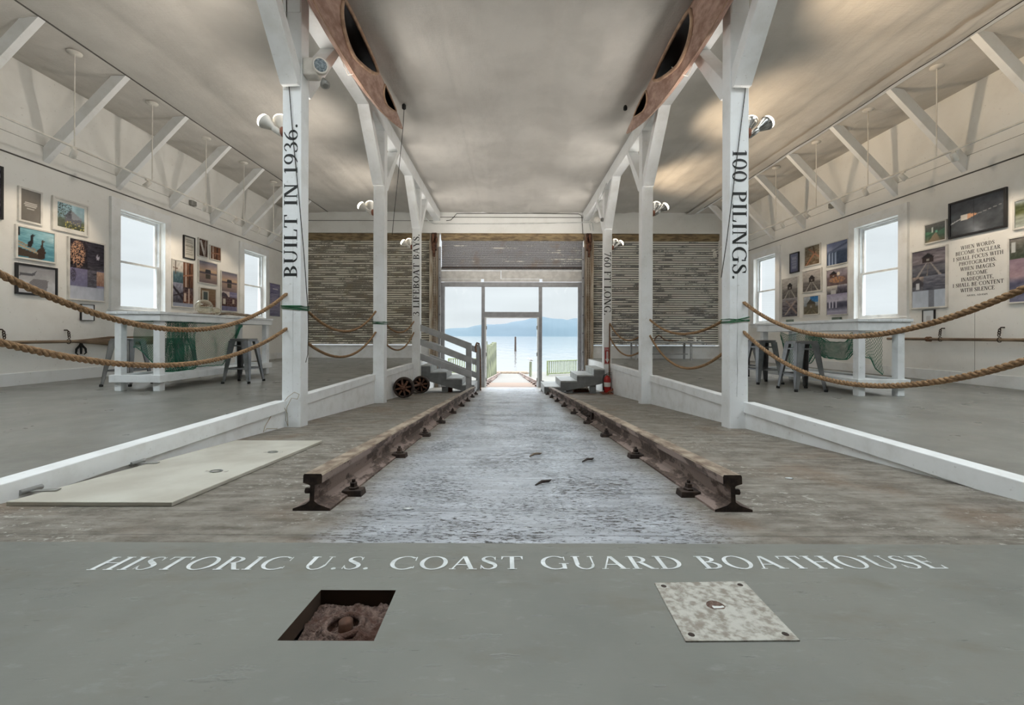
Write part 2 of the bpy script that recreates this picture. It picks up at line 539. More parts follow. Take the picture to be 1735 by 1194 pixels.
M['dimbulb'] = emis('glowing_lamp_glass', (1.0, .90, .76, 1), 1.3)
M['bluelens'] = simple('blue_ribbed_lens', srgb(158, 170, 176), .2, 0, srgb(86, 100, 110), 60, .6)

# outside
t = NT('still_water')
t.base(srgb(110, 113, 113)); t.rough(.10)
t.bump(t.noise(t.coord((.25, .06, 1)), 1.0, 4), .35, .5)
M['water'] = t.mat
M['hill'] = simple('distant_hazy_forest', srgb(54, 70, 80), 1.0, 0, srgb(49, 65, 75), .004, 0)
M['hill2'] = simple('far_hazy_ridge', srgb(126, 156, 182), 1.0, 0, srgb(118, 148, 174), .004, 0)
M['pier'] = simple('bleached_pier_planks', srgb(98, 95, 90), .8, 0, srgb(80, 77, 71), 2.0, .3, stretch=(1, 8, 1))
M['pierboard'] = simple('fresh_pine_planks', srgb(108, 89, 75), .8, 0, srgb(94, 77, 63), 2.0, .2, stretch=(1, 8, 1))
M['piling'] = simple('pale_green_piling', srgb(104, 108, 84), .8, 0, srgb(66, 70, 54), 3, .4, stretch=(3, 3, .5))
M['greenrail'] = simple('pale_green_railing', srgb(118, 126, 92), .7, 0, srgb(98, 106, 76), 5)
M['feather'] = simple('white_grey_feathers', srgb(190, 192, 194), .8)
M['dimwall'] = simple('darkened_end_wall', srgb(92, 84, 76), .7, 0, srgb(70, 63, 56), 3, .2, stretch=(6, 1, .6))
M['apron'] = simple('concrete_apron', srgb(186, 184, 178), .9, 0, srgb(168, 166, 160), .8)

# ------------------------------------------------------------------ serif lettering
def glyphs():
    T, t, S = .15, .052, .042
    G = {}
    def rect(x0, x1, y0, y1): return [(x0, y0), (x1, y0), (x1, y1), (x0, y1)]
    def serif(x, w, y): return rect(x - .085, x + w + .085, 0 if y == 0 else 1 - S, S if y == 0 else 1)
    def stem(x, w=T): return [rect(x, x + w, 0, 1), serif(x, w, 0), serif(x, w, 1)]
    def diag(x0, y0, x1, y1, w): return [[(x0, y0), (x0 + w, y0), (x1 + w, y1), (x1, y1)]]
    def ring(cx, cy, rx, ry, a0=0, a1=360, T=T, t=t, n=28):
        out = []
        for i in range(n):
            q = []
            for a, inner in ((a0 + (a1 - a0) * i / n, 0), (a0 + (a1 - a0) * (i + 1) / n, 0), (a0 + (a1 - a0) * (i + 1) / n, 1), (a0 + (a1 - a0) * i / n, 1)):
                r = math.radians(a)
                q.append((cx + math.cos(r) * (rx - T * inner), cy + math.sin(r) * (ry - t * inner)))
            out.append(q)
        return out
    def stroke(P, n=7):
        pts = []
        for i in range(len(P) - 1):
            p0, p1, p2, p3 = P[max(i - 1, 0)], P[i], P[i + 1], P[min(i + 2, len(P) - 1)]
            for k in range(n):
                u = k / n
                pts.append(tuple(.5 * (2 * b + (c - a) * u + (2 * a - 5 * b + 4 * c - d) * u * u + (3 * b - a - 3 * c + d) * u ** 3) for a, b, c, d in zip(p0, p1, p2, p3)))
        pts.append(P[-1])
        L, R = [], []
        for i, p in enumerate(pts):
            a, b = pts[max(i - 1, 0)], pts[min(i + 1, len(pts) - 1)]
            dx, dy = b[0] - a[0], b[1] - a[1]
            l = math.hypot(dx, dy) or 1
            nx, ny = -dy / l * p[2] / 2, dx / l * p[2] / 2
            L.append((p[0] + nx, p[1] + ny)); R.append((p[0] - nx, p[1] - ny))
        return [[R[i], R[i + 1], L[i + 1], L[i]] for i in range(len(pts) - 1)]
    def hb(x0, x1, y): return [rect(x0, x1, y - t / 2, y + t / 2)]
    G['I'] = (stem(.12), .40)
    G['H'] = (stem(.12) + stem(.66) + hb(.2, .72, .52), .95)
    G['T'] = (stem(.34)[:2] + [rect(.04, .80, 1 - t, 1), [(.04, 1), (.04, .76), (.07, .76), (.13, 1)], [(.80, 1), (.80, .76), (.77, .76), (.71, 1)]], .84)
    G['L'] = (stem(.12) + [rect(.2, .66, 0, t), [(.68, 0), (.70, .28), (.67, .28), (.58, 0)]], .74)
    G['F'] = (stem(.12) + [rect(.2, .66, 1 - t, 1), [(.66, 1), (.66, .75), (.63, .75), (.55, 1)]] + hb(.2, .5, .53) + [rect(.49, .52, .42, .64)], .72)
    G['E'] = (stem(.12) + [rect(.2, .66, 1 - t, 1), [(.66, 1), (.66, .75), (.63, .75), (.55, 1)], rect(.2, .68, 0, t), [(.69, 0), (.71, .27), (.68, .27), (.58, 0)]] + hb(.2, .5, .53) + [rect(.49, .52, .42, .64)], .78)
    G['P'] = (stem(.12) + ring(.30, .73, .40, .27, -90, 90), .76)
    G['R'] = (stem(.12) + ring(.30, .74, .38, .26, -90, 90) + diag(.66, 0, .36, .5, T * 1.1) + [rect(.66, .92, 0, S)], .90)
    G['B'] = (stem(.12) + ring(.30, .76, .36, .24, -90, 90) + ring(.30, .27, .42, .27, -90, 90) + [rect(.2, .32, 0, t), rect(.2, .32, .49, .49 + t)], .80)
    G['D'] = (stem(.12) + ring(.32, .5, .56, .5, -90, 90) + [rect(.2, .34, 0, t), rect(.2, .34, 1 - t, 1)], .96)
    G['O'] = (ring(.52, .5, .48, .52), 1.04)
    G['Q'] = (ring(.52, .5, .48, .52) + stroke([(.42, .02, .05), (.62, -.12, .12), (.98, -.22, .05)]), 1.04)
    G['C'] = (ring(.54, .5, .50, .52, 48, 318) + [rect(.86, .90, .66, .96), rect(.88, .91, .08, .25)], .96)
    G['G'] = (ring(.54, .5, .50, .52, 48, 310) + [rect(.86, .90, .66, .96), rect(.76, .90, .02, .42), rect(.66, 1.0, .40, .44)], 1.04)
    G['U'] = ([rect(.12, .12 + T, .32, 1), serif(.12, T, 1), rect(.72, .72 + t, .32, 1), serif(.72, t, 1)] + ring(.45, .36, .33, .38, 180, 360, T=.10), .92)
    G['A'] = (diag(.07, 0, .40, 1, .06) + diag(.68, 0, .38, 1, T * 1.05) + hb(.2, .72, .34) + [rect(0, .22, 0, S), rect(.60, .94, 0, S)], .94)
    G['N'] = ([rect(.12, .12 + t, 0, 1), serif(.12, t, 0), rect(.76, .76 + t, 0, 1), serif(.76, t, 1), rect(.02, .24, 1 - S, 1)] + diag(.68, 0, .12, 1, T * 1.1), .96)
    G['M'] = ([rect(.12, .12 + t, 0, 1), serif(.12, t, 0), rect(.92, .92 + T, 0, 1), serif(.92, T, 0), rect(.02, .22, 1 - S, 1), rect(.96, 1.14, 1 - S, 1)] + diag(.52, 0, .12, 1, T) + diag(.54, 0, .94, 1, t), 1.2)
    G['W'] = (diag(.30, 0, .06, 1, T) + diag(.34, 0, .62, 1, t) + diag(.80, 0, .56, 1, T) + diag(.86, 0, 1.14, 1, t) + [rect(-.02, .30, 1 - S, 1), rect(.48, .76, 1 - S, 1), rect(1.04, 1.26, 1 - S, 1)], 1.26)
    G['Y'] = ([rect(.36, .36 + T, 0, .46), serif(.36, T, 0)] + diag(.36, .42, .06, 1, T) + diag(.44, .42, .76, 1, t) + [rect(-.02, .28, 1 - S, 1), rect(.66, .90, 1 - S, 1)], .86)
    G['X'] = (diag(.62, 0, .08, 1, T) + diag(.08, 0, .68, 1, t) + [rect(0, .26, 0, S), rect(.54, .86, 0, S), rect(0, .3, 1 - S, 1), rect(.58, .82, 1 - S, 1)], .86)
    G['S'] = (stroke([(.54, .78, .04), (.48, .93, .05), (.33, .98, .05), (.15, .88, .10), (.15, .70, .14), (.34, .53, .17), (.53, .36, .15), (.54, .16, .11), (.37, .02, .05), (.19, .06, .05), (.09, .24, .04)]) + [rect(.53, .56, .70, .96), rect(.06, .09, .04, .32)], .66)
    G['1'] = ([rect(.2, .2 + T, 0, 1), serif(.2, T, 0), [(.2, 1), (.08, .9), (.08, .87), (.22, .93)]], .52)
    G['0'] = (ring(.36, .5, .33, .52, T=.13), .72)
    G['6'] = (ring(.36, .32, .31, .34, T=.12) + stroke([(.10, .32, .12), (.12, .58, .11), (.26, .82, .08), (.52, 1.0, .05)]), .72)
    G['9'] = (ring(.36, .68, .31, .34, T=.12) + stroke([(.62, .68, .12), (.60, .42, .11), (.46, .18, .08), (.20, 0, .05)]), .72)
    G['3'] = (stroke([(.10, .82, .06), (.20, .95, .05), (.36, .98, .06), (.50, .84, .11), (.46, .64, .09), (.28, .54, .04)]) + stroke([(.28, .55, .04), (.48, .48, .09), (.58, .28, .13), (.48, .08, .09), (.28, .0, .05), (.10, .06, .06), (.08, .18, .08)]), .68)
    G['7'] = ([rect(.06, .66, 1 - t * 1.4, 1)] + diag(.20, 0, .58, 1, .09) + [[(.06, 1), (.05, .78), (.08, .78), (.14, 1)]], .68)
    G['.'] = (ring(.14, .07, .08, .08, T=.08, t=.08, n=12), .30)
    G[','] = (ring(.14, .07, .08, .08, T=.08, t=.08, n=12) + diag(.06, -.16, .14, .04, .06), .30)
    G[' '] = ([], .42)
    return G
GLYPH = glyphs()
def text_polys(s, track=.06):
    out, x = [], 0
    for ch in s:
        polys, adv = GLYPH[ch]
        out += [[(px + x, py) for px, py in p] for p in polys]
        x += adv + track
    return out, x - track
def lettering(name, s, start, right, upv, width, cap, mat, parent=None, origin=None, lift=None, fit=True, bold=0.03):
    """flat painted letters: start corner of the baseline, reading direction, up direction, run length, cap height"""
    polys, w = text_polys(s)
    right, upv, start = Vector(right).normalized(), Vector(upv).normalized(), Vector(start)
    kx = width / w if fit else cap
    n = right.cross(upv) if lift is None else Vector(lift)
    mb = MB()
    if bold:
        polys = [[(x + o_ * bold, y) for x, y in p] for o_ in (-.5, .5) for p in polys]
    for i, p in enumerate(polys):
        mb.add([start + right * (q[0] * kx) + upv * (q[1] * cap) + n * (.0012 + (i % 7) * .00008 + (.0007 if bold and i >= len(polys) // 2 else 0)) for q in p], [tuple(range(len(p)))])
    return mb.build(name, mat, parent, origin)

# ================================================================== THE SHELL
WX = 7.52          # inner face of the side walls
BY = 13.94         # inner face of the end wall towards the water
NEAR = -2.5        # the unseen end wall behind the camera
CEIL = 4.93
PX0, PX1 = 2.41, 2.62
EDGE = 2.585

mb = MB()
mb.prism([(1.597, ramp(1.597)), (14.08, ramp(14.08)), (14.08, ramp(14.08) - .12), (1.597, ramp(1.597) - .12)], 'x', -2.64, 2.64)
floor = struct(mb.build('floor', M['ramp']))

hole = [(-.6396, 1.026), (-.399, 1.0255), (-.408, 1.259), (-.637, 1.259)]
outer = [(-2.64, NEAR), (2.64, NEAR), (2.64, 1.597), (-2.64, 1.597)]
mb = MB()
rp = lambda p, d=0: (p[0], p[1], ramp(p[1]) - d)
for i in range(4):
    j = (i + 1) % 4
    mb.add([rp(outer[i]), rp(outer[j]), rp(hole[j]), rp(hole[i])], [(0, 1, 2, 3)])
    mb.add([rp(hole[i]), rp(hole[j]), rp(hole[j], .05), rp(hole[i], .05)], [(0, 1, 2, 3)], 1)
    mb.add([rp(outer[j]), rp(outer[i]), rp(outer[i], .12), rp(outer[j], .12)], [(0, 1, 2, 3)])
mb.add([rp(p, .12) for p in outer], [(3, 2, 1, 0)])
floor_front = struct(mb.build('floor_front', [M['front'], M['darkhole']]))
a = Vector((-1.477, 1.376, ramp(1.376))); b = Vector((1.44, 1.404, ramp(1.404)))
nrm = Vector((0, SLOPE, 1)).normalized()
rdir = (b - a).normalized()
lettering('lettering', 'HISTORIC U.S. COAST GUARD BOATHOUSE', a, rdir, nrm.cross(rdir), (b - a).length, .094, M['whitepaint'], floor_front, lift=nrm, bold=0.0)

for side, sg in (('left', -1), ('right', 1)):
    xs = sorted((sg * 2.64, sg * 7.7))
    o = MB().box(xs[0], xs[1], NEAR, 14.1, -.14, 0).build('floor_' + side, M['deck'])
    struct(o)
o = MB().box(-7.72, 7.72, NEAR - .2, NEAR, -.2, 5.3).build('wall_front', M['dimwall']); struct(o)  # unseen end wall, made dark to cut light on the post fronts
for _sg, _nm in ((-1, 'left'), (1, 'right')):
    struct(MB().box(*sorted((_sg * 7.9, _sg * 40)), -20, 60, -4.6, -4.2).build('shore_' + _nm, M['apron']))

# side walls round their windows; two nearer pairs unseen, added for daylight
WIN = {-1: [(.53, 1.55, 1.27, 3.16), (4.2, 5.22, 1.27, 3.16), (7.87, 8.89, 1.27, 3.16), (11.55, 12.57, 1.29, 3.16)],
       1: [(.62, 1.64, 1.17, 3.14), (4.32, 5.34, 1.17, 3.14), (8.02, 9.04, 1.17, 3.14), (11.73, 12.76, 1.175, 3.13)]}
for side, sg in (('left', -1), ('right', 1)):
    x0, x1 = sorted((sg * WX, sg * (WX + .2)))
    mb = MB()
    y = NEAR
    for (a, b, z0, z1) in WIN[sg]:
        mb.box(x0, x1, y, a, -.1, 5.3)
        mb.box(x0, x1, a, b, -.1, z0); mb.box(x0, x1, a, b, z1, 5.3)
        y = b
    mb.box(x0, x1, y, 14.2, -.1, 5.3)
    wall = struct(mb.build('wall_' + side, M['wall']))
    # ledger boards, dark strips painting in their shadow lines, baseboard
    i0, i1 = sorted((sg * WX, sg * (WX - .022)))
    struct(MB().box(i0, i1, NEAR, BY, 3.482, 3.77).build('trim_%d' % (1 if sg < 0 else 2), M['wall'], bevel=.003))
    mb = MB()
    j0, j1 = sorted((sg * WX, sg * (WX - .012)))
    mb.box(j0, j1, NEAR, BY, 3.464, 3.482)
    mb.box(j0, j1, NEAR, BY, 3.77, 3.779)
    if sg > 0: mb.box(sg * WX - .002, sg * WX, 6.73, 6.733, .2, 1.25)
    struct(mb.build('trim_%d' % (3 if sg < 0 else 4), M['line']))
    k0, k1 = sorted((sg * WX, sg * (WX - .02)))
    struct(MB().box(k0, k1, NEAR, BY, 0, .19).build('baseboard_' + side, M['white'], bevel=.004))

wid = 0
def window(sg, a, b, z0, z1):
    global wid
    wid += 1
    root = bpy.data.objects.new('window_%d' % wid, None); C.objects.link(root)
    root.location = (sg * WX, (a + b) / 2, z0); root['kind'] = 'structure'
    X = lambda u: sg * (WX - u)      # u: distance into the room
    def bx(mb, u0, u1, *r): mb.box(*sorted((X(u0), X(u1))), *r)
    mb = MB()
    cw, pr = .185, .05
    bx(mb, 0, pr, a - cw, a, z0 - .02, z1); bx(mb, 0, pr, b, b + cw - .03, z0 - .02, z1)
    bx(mb, 0, pr, a - cw, b + cw - .03, z1, z1 + .19)
    mb.build('casing', M['white'], root, bevel=.004)
    mb = MB(); bx(mb, -.12, .075, a - cw - .03, b + cw, z0 - .055, z0 - .02); bx(mb, 0, .03, a - cw, b + cw - .03, z0 - .15, z0 - .055)
    mb.build('sill', M['white'], root, bevel=.004)
    zm = (z0 + z1) / 2 - .03
    # vinyl liner, upper and lower sash with a pane each
    mb = MB()
    for (p, q, r, s_) in ((a, a + .03, z0 - .02, z1), (b - .03, b, z0 - .02, z1), (a + .03, b - .03, z1 - .03, z1), (a + .03, b - .03, z0 - .02, z0 + .015)):
        bx(mb, -.18, -.06, p, q, r, s_)
    mb.build('window_frame', M['vinyl'], root, bevel=.003)
    for nm, lo, hi, u in (('upper_sash', zm - .02, z1 - .03, -.15), ('lower_sash', z0 + .015, zm + .025, -.105)):
        mb = MB()
        p, q, w = a + .03, b - .03, .045
        bx(mb, u, u + .035, p, p + w, lo, hi); bx(mb, u, u + .035, q - w, q, lo, hi)
        bx(mb, u, u + .035, p + w, q - w, lo, lo + w); bx(mb, u, u + .035, p + w, q - w, hi - w, hi)
        sash = mb.build(nm, M['vinyl'], root, bevel=.003)
        mb = MB(); bx(mb, u + .014, u + .020, p + w, q - w, lo + w, hi - w)
        mb.build('pane', M['glass'], sash)
    return root
for sg in (-1, 1):
    for w in WIN[sg]:
        window(sg, *w)

CY0 = 4.2
# fabric ceilings, stapled in lines and sagging between them
def sag(x, lines, depth):
    for a, b in zip(lines, lines[1:]):
        if a <= x <= b:
            f = (x - a) / (b - a)
            return depth * (b - a) * (math.sin(PI * f) ** .62)
    return 0
def ceiling(name, x0, x1, lines, depth, nx, ny, amp, seed):
    def fn(u, v):
        x, y = x0 + (x1 - x0) * u, CY0 + (BY + .05 - CY0) * v
        edge = min(1, 6 * u, 6 * (1 - u))
        n = mnoise.fractal(Vector((x * 1.1 + seed, y * .55, seed)), .8, 2.1, 4) * amp
        n += mnoise.noise(Vector((x * 4.5 + seed, y * .5 + .7 * math.sin(x * 2), 3.1))) * amp * .55
        back = max(0, 1 - (BY - y) / .5)
        pin = 1 - .6 * back
        return (x, y, CEIL - sag(x, lines, depth) * pin * (1 + .35 * mnoise.noise(Vector((y * .6, x, seed)))) + n * edge - .02 * back * abs(mnoise.noise(Vector((x * 3, seed, 0)))))
    o = MB().grid(fn, nx, ny).build(name, M['fabric'])
    return struct(o)
ceiling('ceiling', -PX0 - .02, PX0 + .02, [-2.45, -.97, .62, 2.45], .042, 120, 170, .036, 1.0)
ceiling('ceiling_left', -6.2, -PX1 + .02, [-6.21, -5.2, -4.15, -2.6], .022, 70, 120, .016, 5.0)
ceiling('ceiling_right', PX1 - .02, 6.2, [2.6, 4.1, 5.3, 6.21], .026, 70, 120, .026, 9.0)
ceiling('ceiling_eave_left', -WX, -6.18, [-WX - .01, -6.17], .05, 30, 120, .022, 13.0)
ceiling('ceiling_eave_right', 6.18, WX, [6.17, WX + .01], .05, 30, 120, .022, 17.0)
struct(MB().box(-7.8, 7.8, CY0, 14.3, 5.15, 5.3).build('roof', M['white']))
# near bay, over and behind the camera: flat ceiling with unseen skylights added to light the floor
ADDED_SKYL = ((-5.7, -3.2), (-1.7, 1.7), (3.2, 5.7))
SY0, SY1 = .9, 3.2
mb = MB()
mb.box(-7.72, 7.72, NEAR - .2, SY0, CEIL, 5.3); mb.box(-7.72, 7.72, SY1, CY0, CEIL, 5.3)
x = -7.72
for a, b in ADDED_SKYL:
    mb.box(x, a, SY0, SY1, CEIL, 5.3); x = b
mb.box(x, 7.72, SY0, SY1, CEIL, 5.3)
struct(mb.build('ceiling_front', M['wall']))
struct(MB().box(-7.52, 7.52, CY0 - .04, CY0 + .03, 4.80, 5.0).build('trim_30', M['wall']))
for k, (a, b) in enumerate(ADDED_SKYL):
    root = bpy.data.objects.new('window_%d' % (9 + k), None); C.objects.link(root); root.location = ((a + b) / 2, 2, 5.2); root['kind'] = 'structure'  # skylight out of view, added as fill light
    mb = MB()
    for q in range(4):
        xx = a + (b - a - .06) * q / 3
        mb.box(xx, xx + .06, SY0, SY1, 5.16, 5.22)
    mb.build('added_skylight_bars', M['vinyl'], root)
    MB().box(a, b, SY0, SY1, 5.18, 5.19).build('pane', M['glass'], root)
struct(MB().box(-6.215, -6.19, NEAR, BY, CEIL - .018, CEIL + .06).build('trim_5', M['line'], bevel=.003))
mb = MB()
mb.box(6.15, 6.25, NEAR, BY, CEIL - .06, CEIL + .06)
struct(mb.build('trim_6', M['white'], bevel=.004))
mb = MB()
def torn(u, v):
    y = 3 + (BY - 3) * v
    n = mnoise.noise(Vector((y * 2.3, u * 2, 4.0)))
    return (6.15 - .26 * u + .03 * mnoise.noise(Vector((y * 4, u, 1))), y, CEIL - .05 + .0 * u - .035 * abs(n) * math.sin(PI * min(1, u * 1.1)) - .012)
mb.grid(torn, 8, 200)
struct(mb.build('trim_7', M['fabric']))
tag(MB().tube([(6.145 + .012 * math.sin(y * 2.6), y, CEIL - .072 + .006 * math.sin(y * 5)) for y in [3.5 + .1 * k for k in range(98)]], .006, 6)
    .build('electric_cable', M['cord'], origin=(6.14, 8, CEIL - .07)), 'thin dark cable stapled along the ceiling batten on the right', 'cable')

# end wall: upper band, pillars between the three bays, boards under the side shutters
ZT = 4.215
mb = MB()
mb.box(-WX, WX, BY, 14.2, ZT, 5.3)
mb.box(-WX, -7.02, BY, 14.2, 0, ZT); mb.box(7.02, WX, BY, 14.2, 0, ZT)
wall_back = struct(mb.build('wall_back', M['wall']))
mb = MB()
mb.box(-2.6, 2.6, BY - .02, BY, 4.74, 4.755); mb.box(-7.5, -2.65, BY - .02, BY, 4.62, 4.63)
struct(mb.build('trim_8', M['line']))
for k, sg in enumerate((-1, 1)):
    x0, x1 = sorted((sg * 2.76, sg * 7.02))
    mb = MB().box(x0, x1, BY, 14.1, -.1, .43)
    struct(mb.build('wall_back_%s' % ('left', 'right')[k], M['white'], bevel=.004))
    mb = MB().box(x0, x1, BY - .035, BY, .40, .435)
    struct(mb.build('trim_%d' % (9 + k), M['white'], bevel=.004))

# ------------------------------------------------------------------ roller shutters
def shutter(name, label, x0, x1, z0, z1, mat, drumz, yface=14.02):
    root = thing(name, label, 'roller shutter', ((x0 + x1) / 2, yface, z0))
    mb = MB()
    P = .075
    n = int((z1 - z0) / P) + 1
    prof = []
    for k in range(n):
        zb = math.floor(z0 / P) * P + k * P
        for j, (dz, dy) in enumerate(((0, .014), (.010, .018), (.018, .004), (.034, -.012), (.05, -.016), (.062, -.006), (.070, .012))):
            prof.append((zb + dz, yface + dy))
    vs, fs = [], []
    for z, y in prof:
        vs += [(x0, y, z), (x1, y, z)]
    for i in range(len(prof) - 1):
        fs.append((2 * i, 2 * i + 1, 2 * i + 3, 2 * i + 2))
    mb.add(vs, fs, 0, True)
    # object coordinates must stay those of the place: keep the origin's z on the slat grid
    root.location.z = math.floor(z0 / P) * P
    mb.build('curtain', mat, root)
    mb = MB()
    mb.prism([(x, z) for x, z in ()] or [(yface + .10, drumz - .21), (yface - .01, drumz - .21), (yface - .055, drumz - .16), (yface - .07, drumz - .08), (yface - .055, drumz), (yface - .0, drumz + .04), (yface + .1, drumz + .04)], 'x', x0 - .02, x1 + .02)
    for q in range(5):
        mb.box(x0, x1, yface - .082, yface - .04, drumz - .185 + q * .045, drumz - .170 + q * .045)
    mb.build('hood', M['drum'], root)
    return root
s1 = shutter('roller_shutter', 'grey corrugated roller shutter with peeling paint, closed, behind the left deck', -7.02, -2.78, .45, 4.02, M['shutter_l'], 4.19)
s2 = shutter('roller_shutter', 'corrugated roller shutter with long cream paint strips, closed, behind the right deck', 2.78, 7.02, .45, 4.02, M['shutter_r'], 4.19)
s3 = shutter('roller_shutter', 'grey roller shutter rolled up above the open middle doorway', -2.36, 2.42, 3.07, 4.02, M['shutter_c'], 4.19, 13.99)
MB().box(-2.36, 2.42, 13.97, 14.02, 3.03, 3.075).build('bottom_bar', M['iron'], s3)

# pillars with the shutter tracks
for sg, nm in ((-1, 'left'), (1, 'right')):
    root = thing('shutter_track', 'rust-stained shutter guide column %s of the middle doorway' % nm, 'track', (sg * 2.58, BY, ramp(BY)))
    zb = ramp(BY) - .02
    X = lambda a, b: sorted((sg * a, sg * b))
    MB().box(*X(2.46, 2.78), 13.98, 14.16, zb, 4.205).build('post', M['trackwood'], root)
    mb = MB(); mb.box(*X(2.68, 2.74), 13.90, 13.98, .0, 3.9); mb.box(*X(2.735, 2.76), 13.86, 13.98, .0, 3.9)
    mb.build('outer_guide', M['trackwood'], root, bevel=.004)
    mb = MB(); mb.box(*X(2.38, 2.43), 13.88, 13.98, zb, 3.75); mb.box(*X(2.43, 2.47), 13.94, 13.98, zb, 3.75)
    mb.build('inner_guide', M['frame_grey'], root, bevel=.004)
    for q in range(7):
        MB().lathe([(.018, 0), (.018, .02), (.008, .03)], Matrix.Translation((sg * 2.405, 13.88, -.4 + q * .62)) @ frame_to((0, -1, 0)), 8).build('bolt', M['iron'], root)
    # chain gear at the head of the column
    g = MB()
    g.box(*X(2.52, 2.68), 13.84, 13.93, 3.62, 4.20)
    for q, (xx, zz, rr) in enumerate(((2.64, 4.02, .15), (2.52, 3.95, .11))):
        prof = []
        g.lathe([(rr, -.03), (rr, .03)], Matrix.Translation((sg * xx, 13.80, zz)) @ frame_to((0.94 * sg, -.34, 0)), 20)
    g.box(*X(2.56, 2.63), 13.78, 13.9, 3.40, 3.66)
    g.build('chain_gear', M['rust'], root, bevel=.006)
    for xx in (2.56, 2.62):
        ch = MB()
        z = 3.9
        k = 0
        while z > -.2:
            ch.bar((sg * xx, 13.87, z), (sg * xx, 13.87, z - .045), .016 if k % 2 else .008, .008 if k % 2 else .016)
            z -= .045; k += 1
        ch.build('drive_chain', M['iron'], root)

# ------------------------------------------------------------------ middle doorway: glazed timber screen
scr = bpy.data.objects.new('door_1', None); C.objects.link(scr); scr.location = (0, 14.02, ramp(14.0)); scr['kind'] = 'structure'
YF0, YF1 = 14.03, 14.13
k = 14.0 / F
def zx(px, py): 
    p = at(px, py, 14.03); return p.x, p.z
def pb(mb, xa, xb, ya, yb, y0=YF0, y1=YF1):
    x0, z1 = zx(xa, ya); x1, z0 = zx(xb, yb)
    mb.box(x0, x1, y0, y1, z0, z1)
mb = MB()
pb(mb, 745, 753, 478, 662); pb(mb, 979.5, 988, 478, 662)
pb(mb, 753, 979.5, 477.6, 486)
pb(mb, 815.8, 821, 486, 662); pb(mb, 912.8, 918.2, 486, 662)
pb(mb, 821, 912.8, 528, 537.2)
mb.build('timber_screen', M['frame_grey'], scr, bevel=.006)
mb = MB()
for (xa, xb) in ((745.5, 815), (820, 914), (919, 988)):
    pb(mb, xa, xb, 472.6, 477.4, 14.04, 14.06)
for (xa, xb) in ((745.5, 848.5), (849.3, 988)):
    pb(mb, xa, xb, 458.5, 472.6, 14.04, 14.06)
pb(mb, 745.5, 988, 452, 458.5, 14.035, 14.055)
mb.build('header_panel', M['panel'], scr)
mb = MB()
pb(mb, 821, 823.6, 537.2, 661, 14.0, 14.17); pb(mb, 910.2, 912.8, 537.2, 661, 14.0, 14.17); pb(mb, 823.6, 910.2, 537.2, 538.6, 14.0, 14.17)
mb.build('door_frame', M['white'], scr, bevel=.004)
mb = MB()
for zz in (552, 597, 640):
    for xx in (823.8, 909.0):
        pb(mb, xx, xx + 1.2, zz, zz + 6, 13.99, 14.06)
mb.build('hinge', M['grey_metal'], scr)
for r in ((753, 815.8, 486, 655), (918.2, 979.5, 486, 655), (821, 912.8, 486, 528)):
    mb = MB(); pb(mb, r[0], r[1], r[2], r[3], 14.075, 14.082); mb.build('pane', M['glass'], scr)
mb = MB()
pb(mb, 753, 815.8, 652, 662, 14.03, 14.12); pb(mb, 918.2, 979.5, 652, 662, 14.03, 14.12)
mb.build('bottom_rail', M['frame_grey'], scr)

# conduits over the doorway
def cyl(name, pts, r, mat, label, cat, n=8):
    return tag(MB().tube(pts, r, n).build(name, mat, origin=pts[0]), label, cat)
yc = BY - .04
cyl('conduit', [(-2.95, 13.3, 4.72), (-2.75, yc - .1, 4.56), (-2.6, yc, 4.52), (-1, yc, 4.52), (1, yc, 4.54), (2.66, yc, 4.58), (2.72, yc, 4.56), (2.75, yc, 4.3)], .016, M['conduit'], 'thin white conduit running across the end wall above the middle shutter', 'conduit')
cyl('electric_cable', [(-2.2, yc, 4.62), (-2.05, yc, 4.64), (-1.95, yc, 4.74), (-1.85, yc, 4.86), (-.5, yc, 4.87), (1, yc, 4.87), (2.25, yc, 4.86), (2.36, yc, 4.80), (2.40, yc, 4.2)], .010, M['cord'], 'dark cable along the top of the end wall under the ceiling', 'cable', 6)
cyl('conduit', [(2.33, 10.2, 4.55), (2.52, 12.4, 4.55), (2.6, yc - .1, 4.50), (2.66, yc - .02, 4.3)], .014, M['conduit'], 'white conduit slanting down from the right beam to the shutter gear', 'conduit')

# ------------------------------------------------------------------ beams
for sg, nm in ((-1, 'left'), (1, 'right')):
    o = MB().box(*sorted((sg * PX0, sg * PX1)), NEAR, BY, 4.62, 5.1).build('ceiling_beam', M['white'], origin=(sg * 2.515, NEAR, 4.62), bevel=.012)
    tag(o, 'long white timber beam over the %s row of posts' % nm, 'beam')

# ------------------------------------------------------------------ knee braces against the walls
for sg, nm, ys in ((-1, 'left', (5.36, 6.58, 7.80, 9.02, 10.25, 11.47, 12.69)), (1, 'right', (5.56, 6.83, 8.05, 9.32, 10.55, 11.78, 13.0))):
    for i, y in enumerate(ys):
        poly = [(sg * (WX - .0), 3.50), (sg * (WX - .0), 3.74), (sg * 6.42, 4.90), (sg * 6.19, 4.90)]
        o = MB().prism(poly, 'y', y, y + .09).build('knee_brace', M['white'], origin=(sg * WX, y, 3.5), bevel=.004)
        tag(o, 'slanting white ceiling brace on the %s wall, %s' % (nm, ('nearest one' if i == 0 else 'farthest one' if i == 6 else ORD[i] + ' one counting away from the camera')), 'brace', 'braces along the %s wall' % nm)

